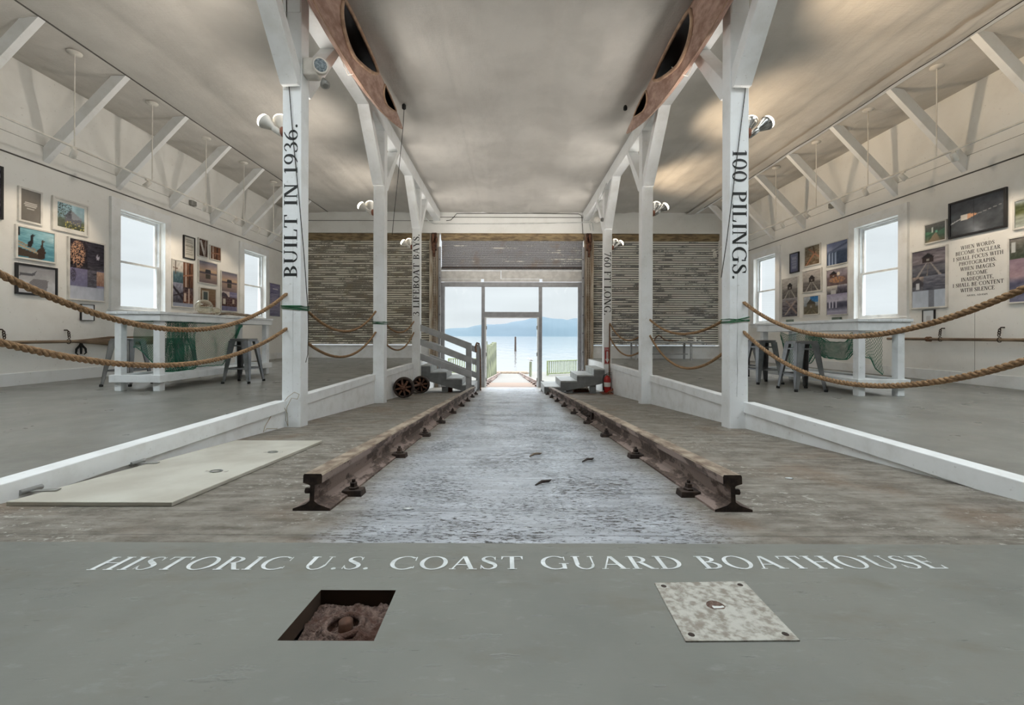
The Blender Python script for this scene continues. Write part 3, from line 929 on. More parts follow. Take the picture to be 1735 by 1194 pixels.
# ------------------------------------------------------------------ posts
PY = (1.54, 4.64, 7.74, 10.83)
PD = .18
WORDS = {(-1, 1): ('BUILT IN 1936.', 470.5, 209, 481, 504.2), (1, 1): ('100 PILINGS.', 253, 474, 1241.3, 1264.6),
         (-1, 3): ('3 LIFEBOAT BAYS.', 535.5, 396.5, 699.8, 710.6), (1, 3): ('760 FT LONG.', 427, 534, 1023.8, 1035)}
POSTL = {0: 'first white timber post of the %s row, beside the camera',
         1: 'nearest white timber post on the %s, lettered %s',
         2: 'plain white timber post on the %s between the two lettered ones',
         3: 'farthest white timber post on the %s, lettered %s'}
for sg, nm in ((-1, 'left'), (1, 'right')):
    for i, y in enumerate(PY):
        w = WORDS.get((sg, i))
        lab = POSTL[i] % ((nm, w[0].rstrip('.')) if w else nm)
        zb = ramp(y + PD) - .01
        root = thing('support_post', lab, 'post', (sg * 2.515, y + PD / 2, zb), 'white posts carrying the beams')
        MB().box(*sorted((sg * PX0, sg * PX1)), y, y + PD, zb, 4.62).build('shaft', M['white'], root, bevel=.008)
        # strap plate at the head
        MB().box(*sorted((sg * (PX0 + .01), sg * (PX1 - .01))), y - .008, y, 4.40, 4.60).build('head_plate', M['white'], root, bevel=.003)
        for d in (-1, 1):
            y0 = y - .01 if d < 0 else y + PD + .01
            w_ = .075
            b0, b1 = Vector((0, y0, 3.56)), Vector((0, y0 + d * .82, 4.62))
            poly = [(b0.y, b0.z), (b0.y, b0.z + .16 ), (b1.y - d * .12, 4.62), (b1.y, 4.62), (b1.y + d * .0, 4.50)] if False else \
                   [(y0, 3.56), (y0, 3.78), (y0 + d * .72, 4.63), (y0 + d * .86, 4.63), (y0 + d * .05, 3.56)]
            xx = sorted((sg * (PX0 + .005), sg * (PX1 - .005)))
            br = MB().prism(poly, 'x', xx[0], xx[1]).build('brace', M['white'], root, bevel=.006)
            if d < 0:
                MB().lathe([(.022, 0), (.022, .012), (.010, .022)], Matrix.Translation((sg * 2.5, y0 - .06, 3.66)) @ frame_to((0, -.8, -.6)), 10).build('bolt', M['grey_metal'], br)
        if w:
            s, pa, pb_, l, r = w
            A = at(l, pa, y); Bp = at(r, pb_, y)
            cap = Bp.x - A.x
            ln = abs(Bp.z - A.z)
            if sg < 0:
                lettering('lettering', s, (Bp.x, y, A.z), (0, 0, 1), (-1, 0, 0), ln, cap, M['blackpaint'], root, lift=(0, -1, 0))
            else:
                lettering('lettering', s, (A.x, y, A.z), (0, 0, -1), (1, 0, 0), ln, cap, M['blackpaint'], root, lift=(0, -1, 0))
        if i == 1:
            pts = [(sg * 2.515 - .02 * sg + .008 * mnoise.noise(Vector((q * .4, sg, 2))), y - .0008, 2.0 - .1 * q) for q in range(20)]
            MB().tube(pts, [.0004 + .0022 * abs(mnoise.noise(Vector((q * .35, 5, sg)))) for q in range(20)], 4).build('crack', M['line'], root)

# ------------------------------------------------------------------ curbs between the ramp and the decks
n = 11
segs = [(NEAR, PY[0]), (PY[0] + PD, PY[1]), (PY[1] + PD, PY[2]), (PY[2] + PD, PY[3])]
for sg in (-1, 1):
    for (a, b) in segs:
        mb = MB()
        x0, x1 = sorted((sg * EDGE, sg * 2.64))
        top = .02
        mb.hexa([(x0, a, min(ramp(a), 0) - .05), (x1, a, min(ramp(a), 0) - .05), (x1, b, ramp(b) - .05), (x0, b, ramp(b) - .05),
                 (x0, a, max(top, ramp(a) - .0)), (x1, a, max(top, ramp(a))), (x1, b, top), (x0, b, top)])
        c0, c1 = sorted((sg * (EDGE - .018), sg * 2.69))
        mb.box(c0, c1, a, b, -.075, .045 if a > 0 else .05)
        struct(mb.build('trim_%d' % n, M['curb'], bevel=.005)); n += 1
    # last bit behind the far post down to the end wall
    x0, x1 = sorted((sg * EDGE, sg * 2.64))
    mb = MB().box(x0, x1, PY[3] + PD, 14.0, ramp(14) - .1, -.01)
    struct(mb.build('trim_%d' % n, M['white'])); n += 1

# ================================================================== THINGS IN THE HALL
# ------------------------------------------------------------------ crane rails set on the ramp
def rail(sg, nm):
    root = thing('crane_rail', 'long rusty steel rail bolted to the ramp on the %s' % nm, 'rail', (sg * .997, 1.95, ramp(1.95)), 'rusty rails on the ramp')
    y0, y1 = 1.95, (10.84 if sg < 0 else 10.68)
    half = [(0, 0), (.089, 0), (.089, .010), (.03, .030), (.011, .045), (.011, .115), (.018, .120), (.045, .128), (.045, .162), (.040, .170), (0, .170)]
    prof = [(-x, z) for x, z in half[1:-1]][::-1]
    full = [(x, z) for x, z in half[:-1]] + [(.0, .170)] + [(-x, z) for x, z in half[1:-1]][::-1]
    mb = MB()
    n = len(full)
    N = 40
    vs = []
    for i in range(N + 1):
        y = y0 + (y1 - y0) * i / N
        vs += [(sg * .997 + x, y + z * SLOPE, ramp(y) + z) for x, z in full]
    for i in range(N):
        for k_ in range(n):
            kk = (k_ + 1) % n
            zt = full[k_][1] >= .162 and full[kk][1] >= .162
            mb.f.append((i * n + k_, i * n + kk, (i + 1) * n + kk, (i + 1) * n + k_)); mb.m.append(1 if zt else 0); mb.sm.append(False)
    mb.v = [tuple(p) for p in vs]
    mb.f.append(tuple(range(n))); mb.m.append(2); mb.sm.append(False)
    mb.f.append(tuple(range(N * n + n - 1, N * n - 1, -1))); mb.m.append(0); mb.sm.append(False)
    mb.build('steel_section', [M['rail'], M['railtop'], M['iron']], root)
    ys = (2.2, 3.12, 4.06, 5.0, 6.05, 7.15, 8.2, 9.25, 10.25)
    for i, y in enumerate(ys):
        for io in (-sg,):
            cx = sg * .997 + io * .105
            if io == sg and i > 0 and False:
                continue
            m2 = MB()
            z = ramp(y)
            m2.hexa([(cx - .055, y - .04, z - .002), (cx + .055, y - .04, z - .002), (cx + .055, y + .04, z - .005), (cx - .055, y + .04, z - .005),
                     (cx - .05, y - .036, z + .034), (cx + .05, y - .036, z + .034), (cx + .05, y + .036, z + .030), (cx - .05, y + .036, z + .030)])
            c = m2.build('clip', M['iron'], root, bevel=.004)
            m3 = MB().lathe([(.028, 0), (.028, .012), (.019, .016), (.019, .036), (.010, .038), (.010, .052)], Matrix.Translation((cx, y, z + .030)), 6, smooth=False)
            m3.build('bolt', M['iron'], c)
    # stub of a bolt through the web at the cut end
    MB().lathe([(.014, 0), (.014, .03)], Matrix.Translation((sg * .997 + .011 * (-1 if sg < 0 else 1), y0 + .03, ramp(y0) + .085)) @ frame_to((-1 if sg < 0 else 1, 0, 0)), 6, smooth=False).build('web_bolt', M['iron'], root)
    if sg > 0:
        yb0, yb1 = 5.12, 5.92
        m4 = MB()
        xj = .997 - .011
        m4.hexa([(xj - .032, yb0, ramp(yb0) + .03), (xj, yb0, ramp(yb0) + .03), (xj, yb1, ramp(yb1) + .03), (xj - .032, yb1, ramp(yb1) + .03),
                 (xj - .022, yb0, ramp(yb0) + .128), (xj, yb0, ramp(yb0) + .128), (xj, yb1, ramp(yb1) + .128), (xj - .022, yb1, ramp(yb1) + .128)])
        jb = m4.build('joint_bar', M['iron'], root, bevel=.004)
        for q in range(4):
            y = yb0 + .1 + q * .2
            MB().lathe([(.026, 0), (.026, .022), (.014, .024), (.014, .045)], Matrix.Translation((xj - .026, y, ramp(y) + .082)) @ frame_to((-1, 0, 0)), 6, smooth=False).build('nut', M['iron'], jb)
    return root
rail(-1, 'left'); rail(1, 'right')

# ------------------------------------------------------------------ floor hardware
hc = Vector((-.521, 1.142, ramp(1.142)))
root = thing('floor_socket', 'square hole in the grey floor with a corroded iron ring plate', 'floor socket', hc - Vector((0, 0, .05)))
def socket(u, v):
    x, y = -.635 + .232 * u, 1.03 + .225 * v
    h = -.045 + .012 * mnoise.fractal(Vector((x * 30, y * 30, 1)), .8, 2, 4)
    r = math.hypot(x - hc.x, y - hc.y)
    h += .010 * math.exp(-((r - .058) / .010) ** 2) - .010 * (r < .046)
    if u < .16 and v < .55: h -= .012
    return (x, y, ramp(y) + h)
MB().grid(socket, 60, 60).build('iron_plate', M['corroded'], root)
MB().tube([(hc.x + .05 * math.cos(t_ / 24 * 2 * PI), hc.y + .05 * math.sin(t_ / 24 * 2 * PI), ramp(hc.y) - .036 - SLOPE * .05 * math.sin(t_ / 24 * 2 * PI)) for t_ in range(24)], .009, 8, closed=True).build('ring', M['corroded'], root)
MB().lathe([(.020, -.045), (.019, -.022), (.010, -.018), (0, -.018)], Matrix.Translation((hc.x + .006, hc.y, ramp(hc.y))), 10).build('stud', M['rust'], root)
corners = [(.374, 1.0237), (.6605, 1.028), (.682, 1.311), (.394, 1.3005)]
pc = Vector((.528, 1.166, ramp(1.166)))
root = thing('floor_plate', 'square galvanised steel plate let into the grey floor on the right', 'plate', pc)
mb = MB()
mb.hexa([(x, y, ramp(y) - .004) for x, y in corners] + [(x, y, ramp(y) + .004) for x, y in corners])
mb.build('plate', M['steelplate'], root, bevel=.001)
for (cx, cy) in corners:
    x, y = cx + (pc.x - cx) * .16, cy + (pc.y - cy) * .16
    MB().lathe([(.009, 0), (.007, .0012), (0, .0012)], Matrix.Translation((x, y, ramp(y) + .0038)), 10).build('bolt_hole', M['iron'], root)
mb = MB()
arc = [(math.cos(a_) * .017, math.sin(a_) * .017) for a_ in [k * .35 for k in range(11)]]
mb.add([(pc.x + x, pc.y + y, ramp(pc.y) + .0052 - SLOPE * y) for x, y in arc] + [(pc.x + .004, pc.y - .004, ramp(pc.y) + .0052)], [tuple(range(12))])
mb.build('paper_scrap', M['paper'], root)
MB().lathe([(.026, 0), (.020, .001)], Matrix.Translation((pc.x - .004, pc.y + .006, ramp(pc.y) + .0036)), 16).build('centre_hole', M['corroded'], root)

root = thing('hatch_cover', 'large pale board lying on the ramp beside the left curb', 'hatch cover', (-2.1, 2.85, ramp(2.85)))
pc_ = [(-2.50, 2.0), (-1.696, 2.0), (-1.731, 3.69), (-2.505, 3.69)]
mb = MB(); mb.hexa([(x, y, ramp(y) + .001) for x, y in pc_] + [(x, y, ramp(y) + .022) for x, y in pc_])
mb.build('board', M['hatchboard'], root, bevel=.003)
for (x, y) in ((-1.898, 2.587), (-1.877, 3.17)):
    mb = MB()
    mb.tube([(x + .034 * math.cos(t_ / 16 * 2 * PI), y + .028 * math.sin(t_ / 16 * 2 * PI), ramp(y) + .026 - SLOPE * .028 * math.sin(t_ / 16 * 2 * PI)) for t_ in range(16)], .004, 6, closed=True)
    r_ = mb.build('lift_ring', M['grey_metal'], root)
    MB().box(x - .07, x + .07, y - .012, y + .012, ramp(y) + .0195, ramp(y) + .0235).build('ring_plate', M['steelplate'], r_)
for y in (2.16, 2.78):
    h = MB().tube([(-2.565, y - .05, ramp(y) + .035), (-2.565, y + .05, ramp(y) + .031)], .014, 10).build('hinge', M['galv'], root)
    MB().bar((-2.56, y, ramp(y) + .026), (-2.44, y + .02, ramp(y) + .026), .03, .004).build('strap', M['grey_metal'], h)

# ------------------------------------------------------------------ twisted barrier ropes
def rope_curve(y0, y1, x, za, zb, low, n):
    s_ = (za + zb) / 2 - low
    pts = []
    for i in range(n + 1):
        t_ = i / n
        pts.append(Vector((x, y0 + (y1 - y0) * t_, za + (zb - za) * t_ - 4 * s_ * t_ * (1 - t_))))
    return pts
def rope(label, y0, y1, x, za, zb, low, R, n, m, group, pitch=.105):
    pts = rope_curve(y0, y1, x, za, zb, low, n)
    L = [0]
    for a_, b_ in zip(pts, pts[1:]): L.append(L[-1] + (b_ - a_).length)
    mb = MB()
    for k_ in range(3):
        sp = []
        for i, p in enumerate(pts):
            d = (pts[min(i + 1, n)] - pts[max(i - 1, 0)]).normalized()
            a_ = Vector((1, 0, 0)); b_ = d.cross(a_)
            ph = 2 * PI * (L[i] / pitch + k_ / 3)
            sp.append(p + a_ * (math.cos(ph) * R * .52) + b_ * (math.sin(ph) * R * .52))
        mb.tube(sp, R * .56, m)
    o = mb.build('barrier_rope', M['rope'], origin=pts[0])
    return tag(o, label, 'rope', group)
BN = ('near', 'middle', 'far')
RP = {(-1, 0): ((1.24, 1.24, .82), (.86, .85, .555)), (-1, 1): ((1.22, 1.22, .835), (.82, .83, .45)), (-1, 2): ((1.17, 1.13, .835), (.80, .84, .44)),
      (1, 0): ((1.24, 1.16, .785), (.87, .83, .42)), (1, 1): ((1.06, 1.08, .81), (.72, .78, .30)), (1, 2): ((.90, 1.10, .68), (.60, .74, .34))}
for (sg, bay), pr in RP.items():
    nm = 'left' if sg < 0 else 'right'
    for j, (za, zb, low) in enumerate(pr):
        y0, y1 = PY[bay] + PD, PY[bay + 1]
        between = ('running out of the picture from the nearest post', 'between the nearest and middle posts', 'between the middle and farthest posts')[bay]
        rope('%s brown rope sagging on the %s, %s' % (('upper', 'lower')[j], nm, between), y0, y1, sg * 2.57, za, zb, low, .019, (300, 200, 140)[bay], (7, 6, 5)[bay], 'rope barriers between the posts')

# green and black lashings on the posts
def wrap(x0, x1, y0, y1, z, r, tilt=0, n=1):
    pts = []
    for (x, y) in ((x0, y0), (x1, y0), (x1, y1), (x0, y1)):
        pts.append((x, y, z + tilt * ((x - x0) / (x1 - x0) - .5)))
    return pts
for sg, i, zc, nm in ((-1, 1, 1.095, 'nearest post on the left'), (-1, 2, 1.01, 'middle post on the left'), (1, 1, .965, 'nearest post on the right')):
    xs = sorted((sg * (PX0 - .006), sg * (PX1 + .006)))
    y = PY[i]
    mb = MB()
    for q in range(4 if sg < 0 else 3):
        z = zc + (q - 1.5) * .012 + rnd.uniform(-.006, .006)
        mb.tube(wrap(xs[0], xs[1], y - .006, y + PD + .006, z, .004, rnd.uniform(-.03, .03) if sg < 0 else (.03, -.02, .05)[q]), .0055, 6, closed=True)
    tag(mb.build('cord_lashing', M['green'], origin=(sg * 2.5, y, zc)), 'green cord lashed round the %s' % nm, 'cord', 'green lashings on the posts')
y = 4.64 - .012
cyl('hanging_wire', [at(485, -30, y), at(486, 60, y), at(490, 150, y), at(497, 240, y), at(507, 340, y), at(515, 430, y), at(521.5, 520, y - .01)], .0045, M['cord'], 'thin black wire hanging down the front of the nearest left post', 'wire', 6)
yy_ = 4.64 - .012
cyl('hanging_wire', [at(1287, -30, yy_), at(1272, 60, yy_), at(1262, 160, yy_), at(1252, 240, yy_), at(1241, 330, yy_), at(1231, 410, yy_), at(1222, 470, yy_)], .0045, M['cord'], 'thin black wire hanging down the front of the nearest right post', 'wire', 6)
cyl('hanging_wire', [at(521.6, 520, 4.63 - .01), at(522.5, 560, 4.63), at(521.5, 600, 4.63), at(518, 614, 4.63)], .004, M['cord'], 'loose end of black cord at the edge of the nearest left post', 'wire', 6)
cyl('pull_line', [at(684.5, 186, 7.32), at(683, 215, 7.34), at(676, 285, 7.45), at(668, 360, 7.6), at(664.5, 398, 7.7)], .006, M['cord'], 'thin dark line hanging from the ceiling pulley beside the left kayak bow', 'line', 6)
p = at(684.5, 181, 7.3)
tag(MB().lathe([(.012, -.05), (.036, -.03), (.036, .03), (.02, .05)], Matrix.Translation(p), 10).build('ceiling_pulley', M['rubber'], origin=p), 'small dark pulley under the ceiling beside the left kayak bow', 'pulley')
p = at(1059.5, 183.5, 7.3)
tag(MB().lathe([(.012, -.04), (.034, -.025), (.034, .02), (.02, .05)], Matrix.Translation(p), 10).build('ceiling_pulley', M['rubber'], origin=p), 'small dark pulley under the ceiling beside the right kayak bow', 'pulley')
tw = [at(480, 682, 4.61), at(488, 672, 4.6), at(499, 664, 4.6), at(507, 668, 4.6), at(504, 676, 4.6), at(494, 674, 4.6), at(486, 690, 4.6), at(484, 712, 4.6), at(488, 722, 4.6), at(487, 700, 4.6), at(478, 684, 4.6), at(462, 700, 4.4), at(449, 722, 4.2), at(446, 732, 4.15), at(452, 726, 4.2), at(470, 726, 4.3)]
tag(MB().tube(tw, .0035, 5).build('loose_twine', M['twine'], origin=tw[0]), 'tangle of beige twine at the foot of the nearest left post', 'twine')

# ------------------------------------------------------------------ lamps
def flood(label, sg, y, zb, s=1.0, lit=True):
    root = thing('flood_lamp', label, 'lamp', (sg * PX1, y + .09, zb), 'twin flood lamps on the posts')
    x = sg * PX1
    MB().lathe([(.058, 0), (.058, .045), (.050, .055)], Matrix.Translation((x, y + .09, zb)) @ frame_to((sg, 0, 0)), 16).build('box', M['redwood'], root)
    dirs = (((sg * .82, -.10, .60), .0), ((sg * .34, .22, .85), .0))
    for j, (d, dz) in enumerate(dirs):
        d = Vector(d).normalized()
        b0 = Vector((x + sg * .05, y + .11 + .05 * j, zb - .03 + dz))
        Mx = Matrix.Translation(b0) @ frame_to(d)
        body = M['lampwhite'] if sg < 0 else M['chrome']
        so = MB().lathe([(.018, 0), (.032, .02), (.034, .11), (.030, .13)], Mx, 14).build('socket', body, root)
        bu = MB().lathe([(.026, .12), (.036, .15), (.066, .215), (.084, .25), (.082, .258)], Mx, 18).build('bulb', body, root)
        MB().lathe([(.0815, .2585), (.074, .285), (.048, .305), (0, .315)], Mx, 18).build('lens', M['bulb'] if j == 0 else M['dimbulb'], bu)
        p0 = b0 + d * .33
        if j == 0:
            spot('flood_beam', p0, p0 + d * 2, FLOOD_W * (.95 if sg < 0 else 1.9), 115 if sg < 0 else 85, root, blend=.9, col=(1.0, .90, .78) if sg < 0 else (1.0, .77, .52), size=.10)
        else:
            spot('flood_beam', p0, (-sg * 1.3, p0.y + 2.6, 4.93), FLOOD_W * (.8 if y < 2 else 2.0), 125, root, blend=1.0, col=(1.0, .94, .86), size=.35)
    return root
for sg, nm in ((-1, 'left'), (1, 'right')):
    for i in (0, 1, 2, 3):  # first pair out of view, added to brighten the near bay
        flood('twin flood lamp on the %s post of the %s row' % (('unseen first', 'nearest visible', 'middle', 'farthest')[i], nm), sg, PY[i], 3.10)
root = thing('flood_lamp', 'single round bulb lamp on the inner side of the farthest right post', 'lamp', (PX0, 10.93, 3.84))
p = Vector((PX0, 10.93, 3.84))
MB().lathe([(.05, 0), (.05, .05), (.03, .06), (.03, .09)], Matrix.Translation(p) @ frame_to((-1, 0, 0)), 14).build('box', M['grey_metal'], root)
MB().lathe([(.03, .09), (.075, .14), (.085, .19), (.06, .245), (0, .265)], Matrix.Translation(p) @ frame_to((-1, -.25, -.1)), 16).build('bulb', M['lampwhite'], root)

# emergency light on the inner side of the nearest left post
p = Vector((-PX0, 4.73, 3.82))
root = thing('emergency_lamp', 'white emergency lamp with round blue lens on the nearest left post', 'lamp', p)
MB().box(p.x, p.x + .16, p.y - .07, p.y + .07, p.z - .10, p.z + .10).build('housing', M['lampwhite'], root, bevel=.02, seg=3)
q = p + Vector((.20, -.06, .0))
hd = MB().lathe([(.05, -.07), (.085, -.05), (.088, .02), (.08, .035)], Matrix.Translation(q) @ frame_to((.45, -.85, -.25)), 20).build('lamp_head', M['lampwhite'], root)
MB().lathe([(.068, .034), (.05, .046), (0, .05)], Matrix.Translation(q) @ frame_to((.45, -.85, -.25)), 20).build('lens', M['bluelens'], hd)
MB().lathe([(.02, 0), (.055, .10), (.03, .12)], Matrix.Translation(p + Vector((.20, .02, -.10))) @ frame_to((.35, -.35, -.85)), 14).build('bracket', M['grey_metal'], root)

# track lights along both eaves
for sg, nm, hys, heads in ((-1, 'left', (4.74, 6.02, 7.33, 8.63, 9.86, 11.1, 12.35), (4.8, 6.01, 7.23, 8.6, 9.55, 10.45, 12.2)),
                           (1, 'right', (4.95, 6.27, 7.47, 8.73, 10.05, 11.3, 12.5), (4.9, 6.02, 6.80, 7.52, 9.0, 9.8, 12.2))):
    X = sg * 6.41
    root = thing('light_track', 'thin white lighting track hung along the %s wall' % nm, 'light track', (X, 8.2, 3.50))
    mb = MB().box(X - .018, X + .018, 3.2, 13.3, 3.49, 3.51)
    mb.build('track', M['lampwhite'], root)
    for y in hys:
        h = MB().tube([(X, y, 3.51), (X, y, 4.875)], .008, 6).build('hanger', M['lampwhite'], root)
        MB().lathe([(.085, 0), (.08, .02), (.02, .03)], Matrix.Translation((X, y, 4.88)) @ frame_to((0, 0, -1)), 18).build('canopy', M['lampwhite'], h)
    for i, y in enumerate(heads):
        hr = thing('track_spotlight', 'small white spotlight clipped to the %s lighting track, %s' % (nm, ('nearest the camera', 'second from the camera', 'third from the camera', 'fourth from the camera', 'fifth from the camera', 'sixth from the camera', 'farthest of all')[i]), 'spotlight', (X, y, 3.49), 'spotlights on the %s track' % nm)
        MB().box(X - .016, X + .016, y - .03, y + .03, 3.465, 3.49).build('adapter', M['lampwhite'], hr)
        MB().tube([(X, y, 3.465), (X, y, 3.42)], .007, 6).build('stem', M['lampwhite'], hr)
        d = Vector((sg * .62, .25 * (1 if i % 2 else -1), -.74)).normalized()
        c = Vector((X, y, 3.40))
        cn = MB().lathe([(.022, -.07), (.036, -.06), (.040, .06), (.036, .062)], Matrix.Translation(c) @ frame_to(d), 14).build('lamp_can', M['lampwhite'], hr)
        MB().lathe([(.034, .0625), (0, .0635)], Matrix.Translation(c) @ frame_to(d), 14).build('lens', M['dimbulb'], cn)
        spot('spot_beam', c + d * .075, (sg * WX, y + .3 * (1 if i % 2 else -1), 2.2), TRACK_W, 62, hr, col=(1.0, .82, .62), blend=.8)
    o = MB().box(*sorted((sg * WX, sg * (WX - .07))), 9.6, 9.75, 3.79, 3.9).build('junction_box', M['grey_metal'], origin=(sg * WX, 9.68, 3.8), bevel=.004)
    tag(o, 'small grey junction box above the %s wall trim' % nm, 'box')

# ------------------------------------------------------------------ kayaks slung beside the beams
def kayak(sg, nm, xs, yt):
    Y0 = yt - 2.4
    ZK, XK = 4.54, 2.10 + xs
    root = thing('kayak', 'brown wooden kayak slung on its side under the %s beam' % nm, 'kayak', (sg * XK, Y0, ZK), 'kayaks under the beams')
    HL = 2.4
    ROLL = math.radians(7)
    def place(n_, t_, y):
        return (-sg * (-XK + 0) * 1.0 - sg * (n_ * math.cos(ROLL) + t_ * math.sin(ROLL)), y, ZK - n_ * math.sin(ROLL) + t_ * math.cos(ROLL))
    def dims(s_):
        a_ = abs(s_)
        b_ = .295 * max(0, 1 - a_ ** 2.1) ** .85
        return b_, .14 * max(0, 1 - a_ ** 2.2) ** .8 + .006, .19 * max(0, 1 - a_ ** 3) + .006, -.085 * a_ ** 2.4   # half beam, deck height, hull depth, sheer lift
    def sec(s_, k_):
        """k_ in -1..1 from sheer to sheer over the deck"""
        b_, d_, h_, l_ = dims(s_)
        n_ = d_ * (1 - abs(k_) ** 1.5)
        return place(n_ - l_, k_ * b_, Y0 + s_ * HL)
    NS, NK = 150, 28
    holes = [(.5 * (4.70 + 5.94), .5 * (5.94 - 4.70), .68), (6.62, .34, .50), (3.75, .34, .50)]
    cyk = [(c_ + (yt - 7.58), l_, w_) for c_, l_, w_ in holes]
    def inside(y, k_):
        for c_, l_, w_ in cyk:
            f_ = (y - c_) / l_
            if abs(f_) < 1:
                taper = 1 - .35 * max(0, f_)
                if f_ * f_ + (k_ / (w_ * taper)) ** 2 < 1: return True
        return False
    mb = MB()
    vs = [sec(-1 + 2 * i / NS, -1 + 2 * j / NK) for i in range(NS + 1) for j in range(NK + 1)]
    fs = []
    for i in range(NS):
        for j in range(NK):
            s_ = -1 + 2 * (i + .5) / NS; k_ = -1 + 2 * (j + .5) / NK
            if inside(Y0 + s_ * HL, k_): continue
            fs.append((i * (NK + 1) + j, i * (NK + 1) + j + 1, (i + 1) * (NK + 1) + j + 1, (i + 1) * (NK + 1) + j))
    mb.add(vs, fs, 0, True)
    # hull skin
    hp = [(0, 1), (.55, .80), (.92, .42), (1.0, .0), (.92, -.42), (.55, -.80), (0, -1)]
    vs = []
    for i in range(NS + 1):
        s_ = -1 + 2 * i / NS
        b_, d_, h_, l_ = dims(s_)
        for hx, hz in hp:
            vs.append(place(-l_ - hx * h_, hz * b_, Y0 + s_ * HL))
    m_ = len(hp)
    fs = [(i * m_ + j, i * m_ + j + 1, (i + 1) * m_ + j + 1, (i + 1) * m_ + j) for i in range(NS) for j in range(m_ - 1)]
    mb.add(vs, fs, 0, True)
    for fi, f_ in enumerate(mb.f):
        a_, b_, c_ = (Vector(mb.v[q]) for q in f_[:3])
        n_ = (b_ - a_).cross(Vector(mb.v[f_[3]]) - a_)
        ctr = (a_ + c_) / 2
        ax = Vector(place(.0 - dims((ctr.y - Y0) / HL)[3], 0, ctr.y))
        if n_.dot(ctr - ax) < 0: mb.f[fi] = tuple(reversed(f_))
    mb.build('hull', M['kayak'], root)
    for q_, (c_, l_, w_) in enumerate(cyk):
        pts = []
        for t_ in range(48):
            a_ = 2 * PI * t_ / 48
            f_ = math.cos(a_)
            taper = 1 - .35 * max(0, f_)
            k_ = math.sin(a_) * w_ * taper
            p_ = Vector(sec((c_ + f_ * l_ - Y0) / HL, k_))
            pts.append(p_ + Vector((-sg * .006, 0, -.002)))
        MB().tube(pts, .024 if q_ == 0 else .014, 8, closed=True).build('coaming' if q_ == 0 else 'hatch_rim', M['coaming'], root)
    # seam strip along the sheer
    for k_ in (-1, 1):
        MB().tube([Vector(sec(-.985 + 1.97 * i / 60, k_ * .995)) for i in range(61)], .006, 6).build('gunwale_strip', M['coaming'], root)
    bb_ = []
    for yy in (4.82 + yt - 7.58, 4.85 + yt - 7.58):
        for n_, t_ in ((-.10, -.16), (.09, -.16), (.09, .16), (-.10, .16)):
            bb_.append(place(n_, t_, yy))
    MB().hexa(bb_).build('bulkhead', M['wood'], root)
    return root
kayak(-1, 'left', 0.0, 7.53)
kayak(1, 'right', 0.08, 7.67)
for sg, nm, x0 in ((-1, 'left', 0), (1, 'right', .08)):
    for y, w in ((4.0, 'rear'), (5.55, 'front')):
        x = sg * (2.10 + x0)
        pts = [(sg * 2.405, y, 4.66), (sg * (2.34 + x0 * .4), y, 4.5), (sg * (2.30 + x0), y, 4.40), (sg * (2.24 + x0), y, 4.27), (sg * (2.12 + x0), y, 4.30), (sg * (2.03 + x0), y + .01, 4.40)]
        tag(MB().tube(pts, .006, 6).build('kayak_sling', M['whitecord'], origin=pts[0]), 'white cord tying the %s kayak to its beam, %s one' % (nm, w), 'cord')

# ------------------------------------------------------------------ high tables
def high_table(sg, nm, xa, xb, ya, yb, zt, za):
    """xa: edge towards the ramp, xb: edge towards the wall"""
    root = thing('high_table', 'white timber high table on the %s deck with a slatted lower shelf' % nm, 'table', ((xa + xb) / 2, (ya + yb) / 2, 0), 'white high tables')
    x0, x1 = sorted((xa, xb))
    mb = MB()
    n = 5
    for k_ in range(n):
        w = (x1 - x0 + .04) / n
        mb.box(x0 - .02 + k_ * w, x0 - .02 + (k_ + 1) * w - .004, ya - .02, yb + .02, zt - .038, zt)
    mb.build('tabletop', M['table'], root, bevel=.004)
    mb = MB()
    mb.box(x0, x1, ya, ya + .038, za, zt - .038); mb.box(x0, x1, yb - .038, yb, za, zt - .038)
    mb.box(x0, x0 + .038, ya + .038, yb - .038, za, zt - .038); mb.box(x1 - .038, x1, ya + .038, yb - .038, za, zt - .038)
    mb.build('apron', M['table'], root, bevel=.004)
    for lx in (x0 + .04, x1 - .13):
        for ly in (ya + .04, yb - .13):
            MB().box(lx, lx + .09, ly, ly + .09, 0, za + .0).build('leg', M['table'], root, bevel=.005)
    mb = MB()
    mb.box(x0, x1, ya, ya + .038, .125, .225); mb.box(x0, x1, yb - .038, yb, .125, .225)
    mb.box(x0, x0 + .038, ya + .038, yb - .038, .125, .225); mb.box(x1 - .038, x1, ya + .038, yb - .038, .125, .225)
    mb.build('stretcher', M['table'], root, bevel=.004)
    mb = MB()
    for k_ in range(4):
        w = (x1 - x0 - .09) / 4
        mb.box(x0 + .045 + k_ * w, x0 + .045 + (k_ + 1) * w - .006, ya + .14, yb - .14, .165, .19)
    mb.build('shelf', M['table'], root)
    return root
high_table(-1, 'left', -4.815, -5.515, 5.62, 8.28, 1.095, .968)
high_table(1, 'right', 4.46, 5.145, 5.36, 7.56, 1.012, .858)

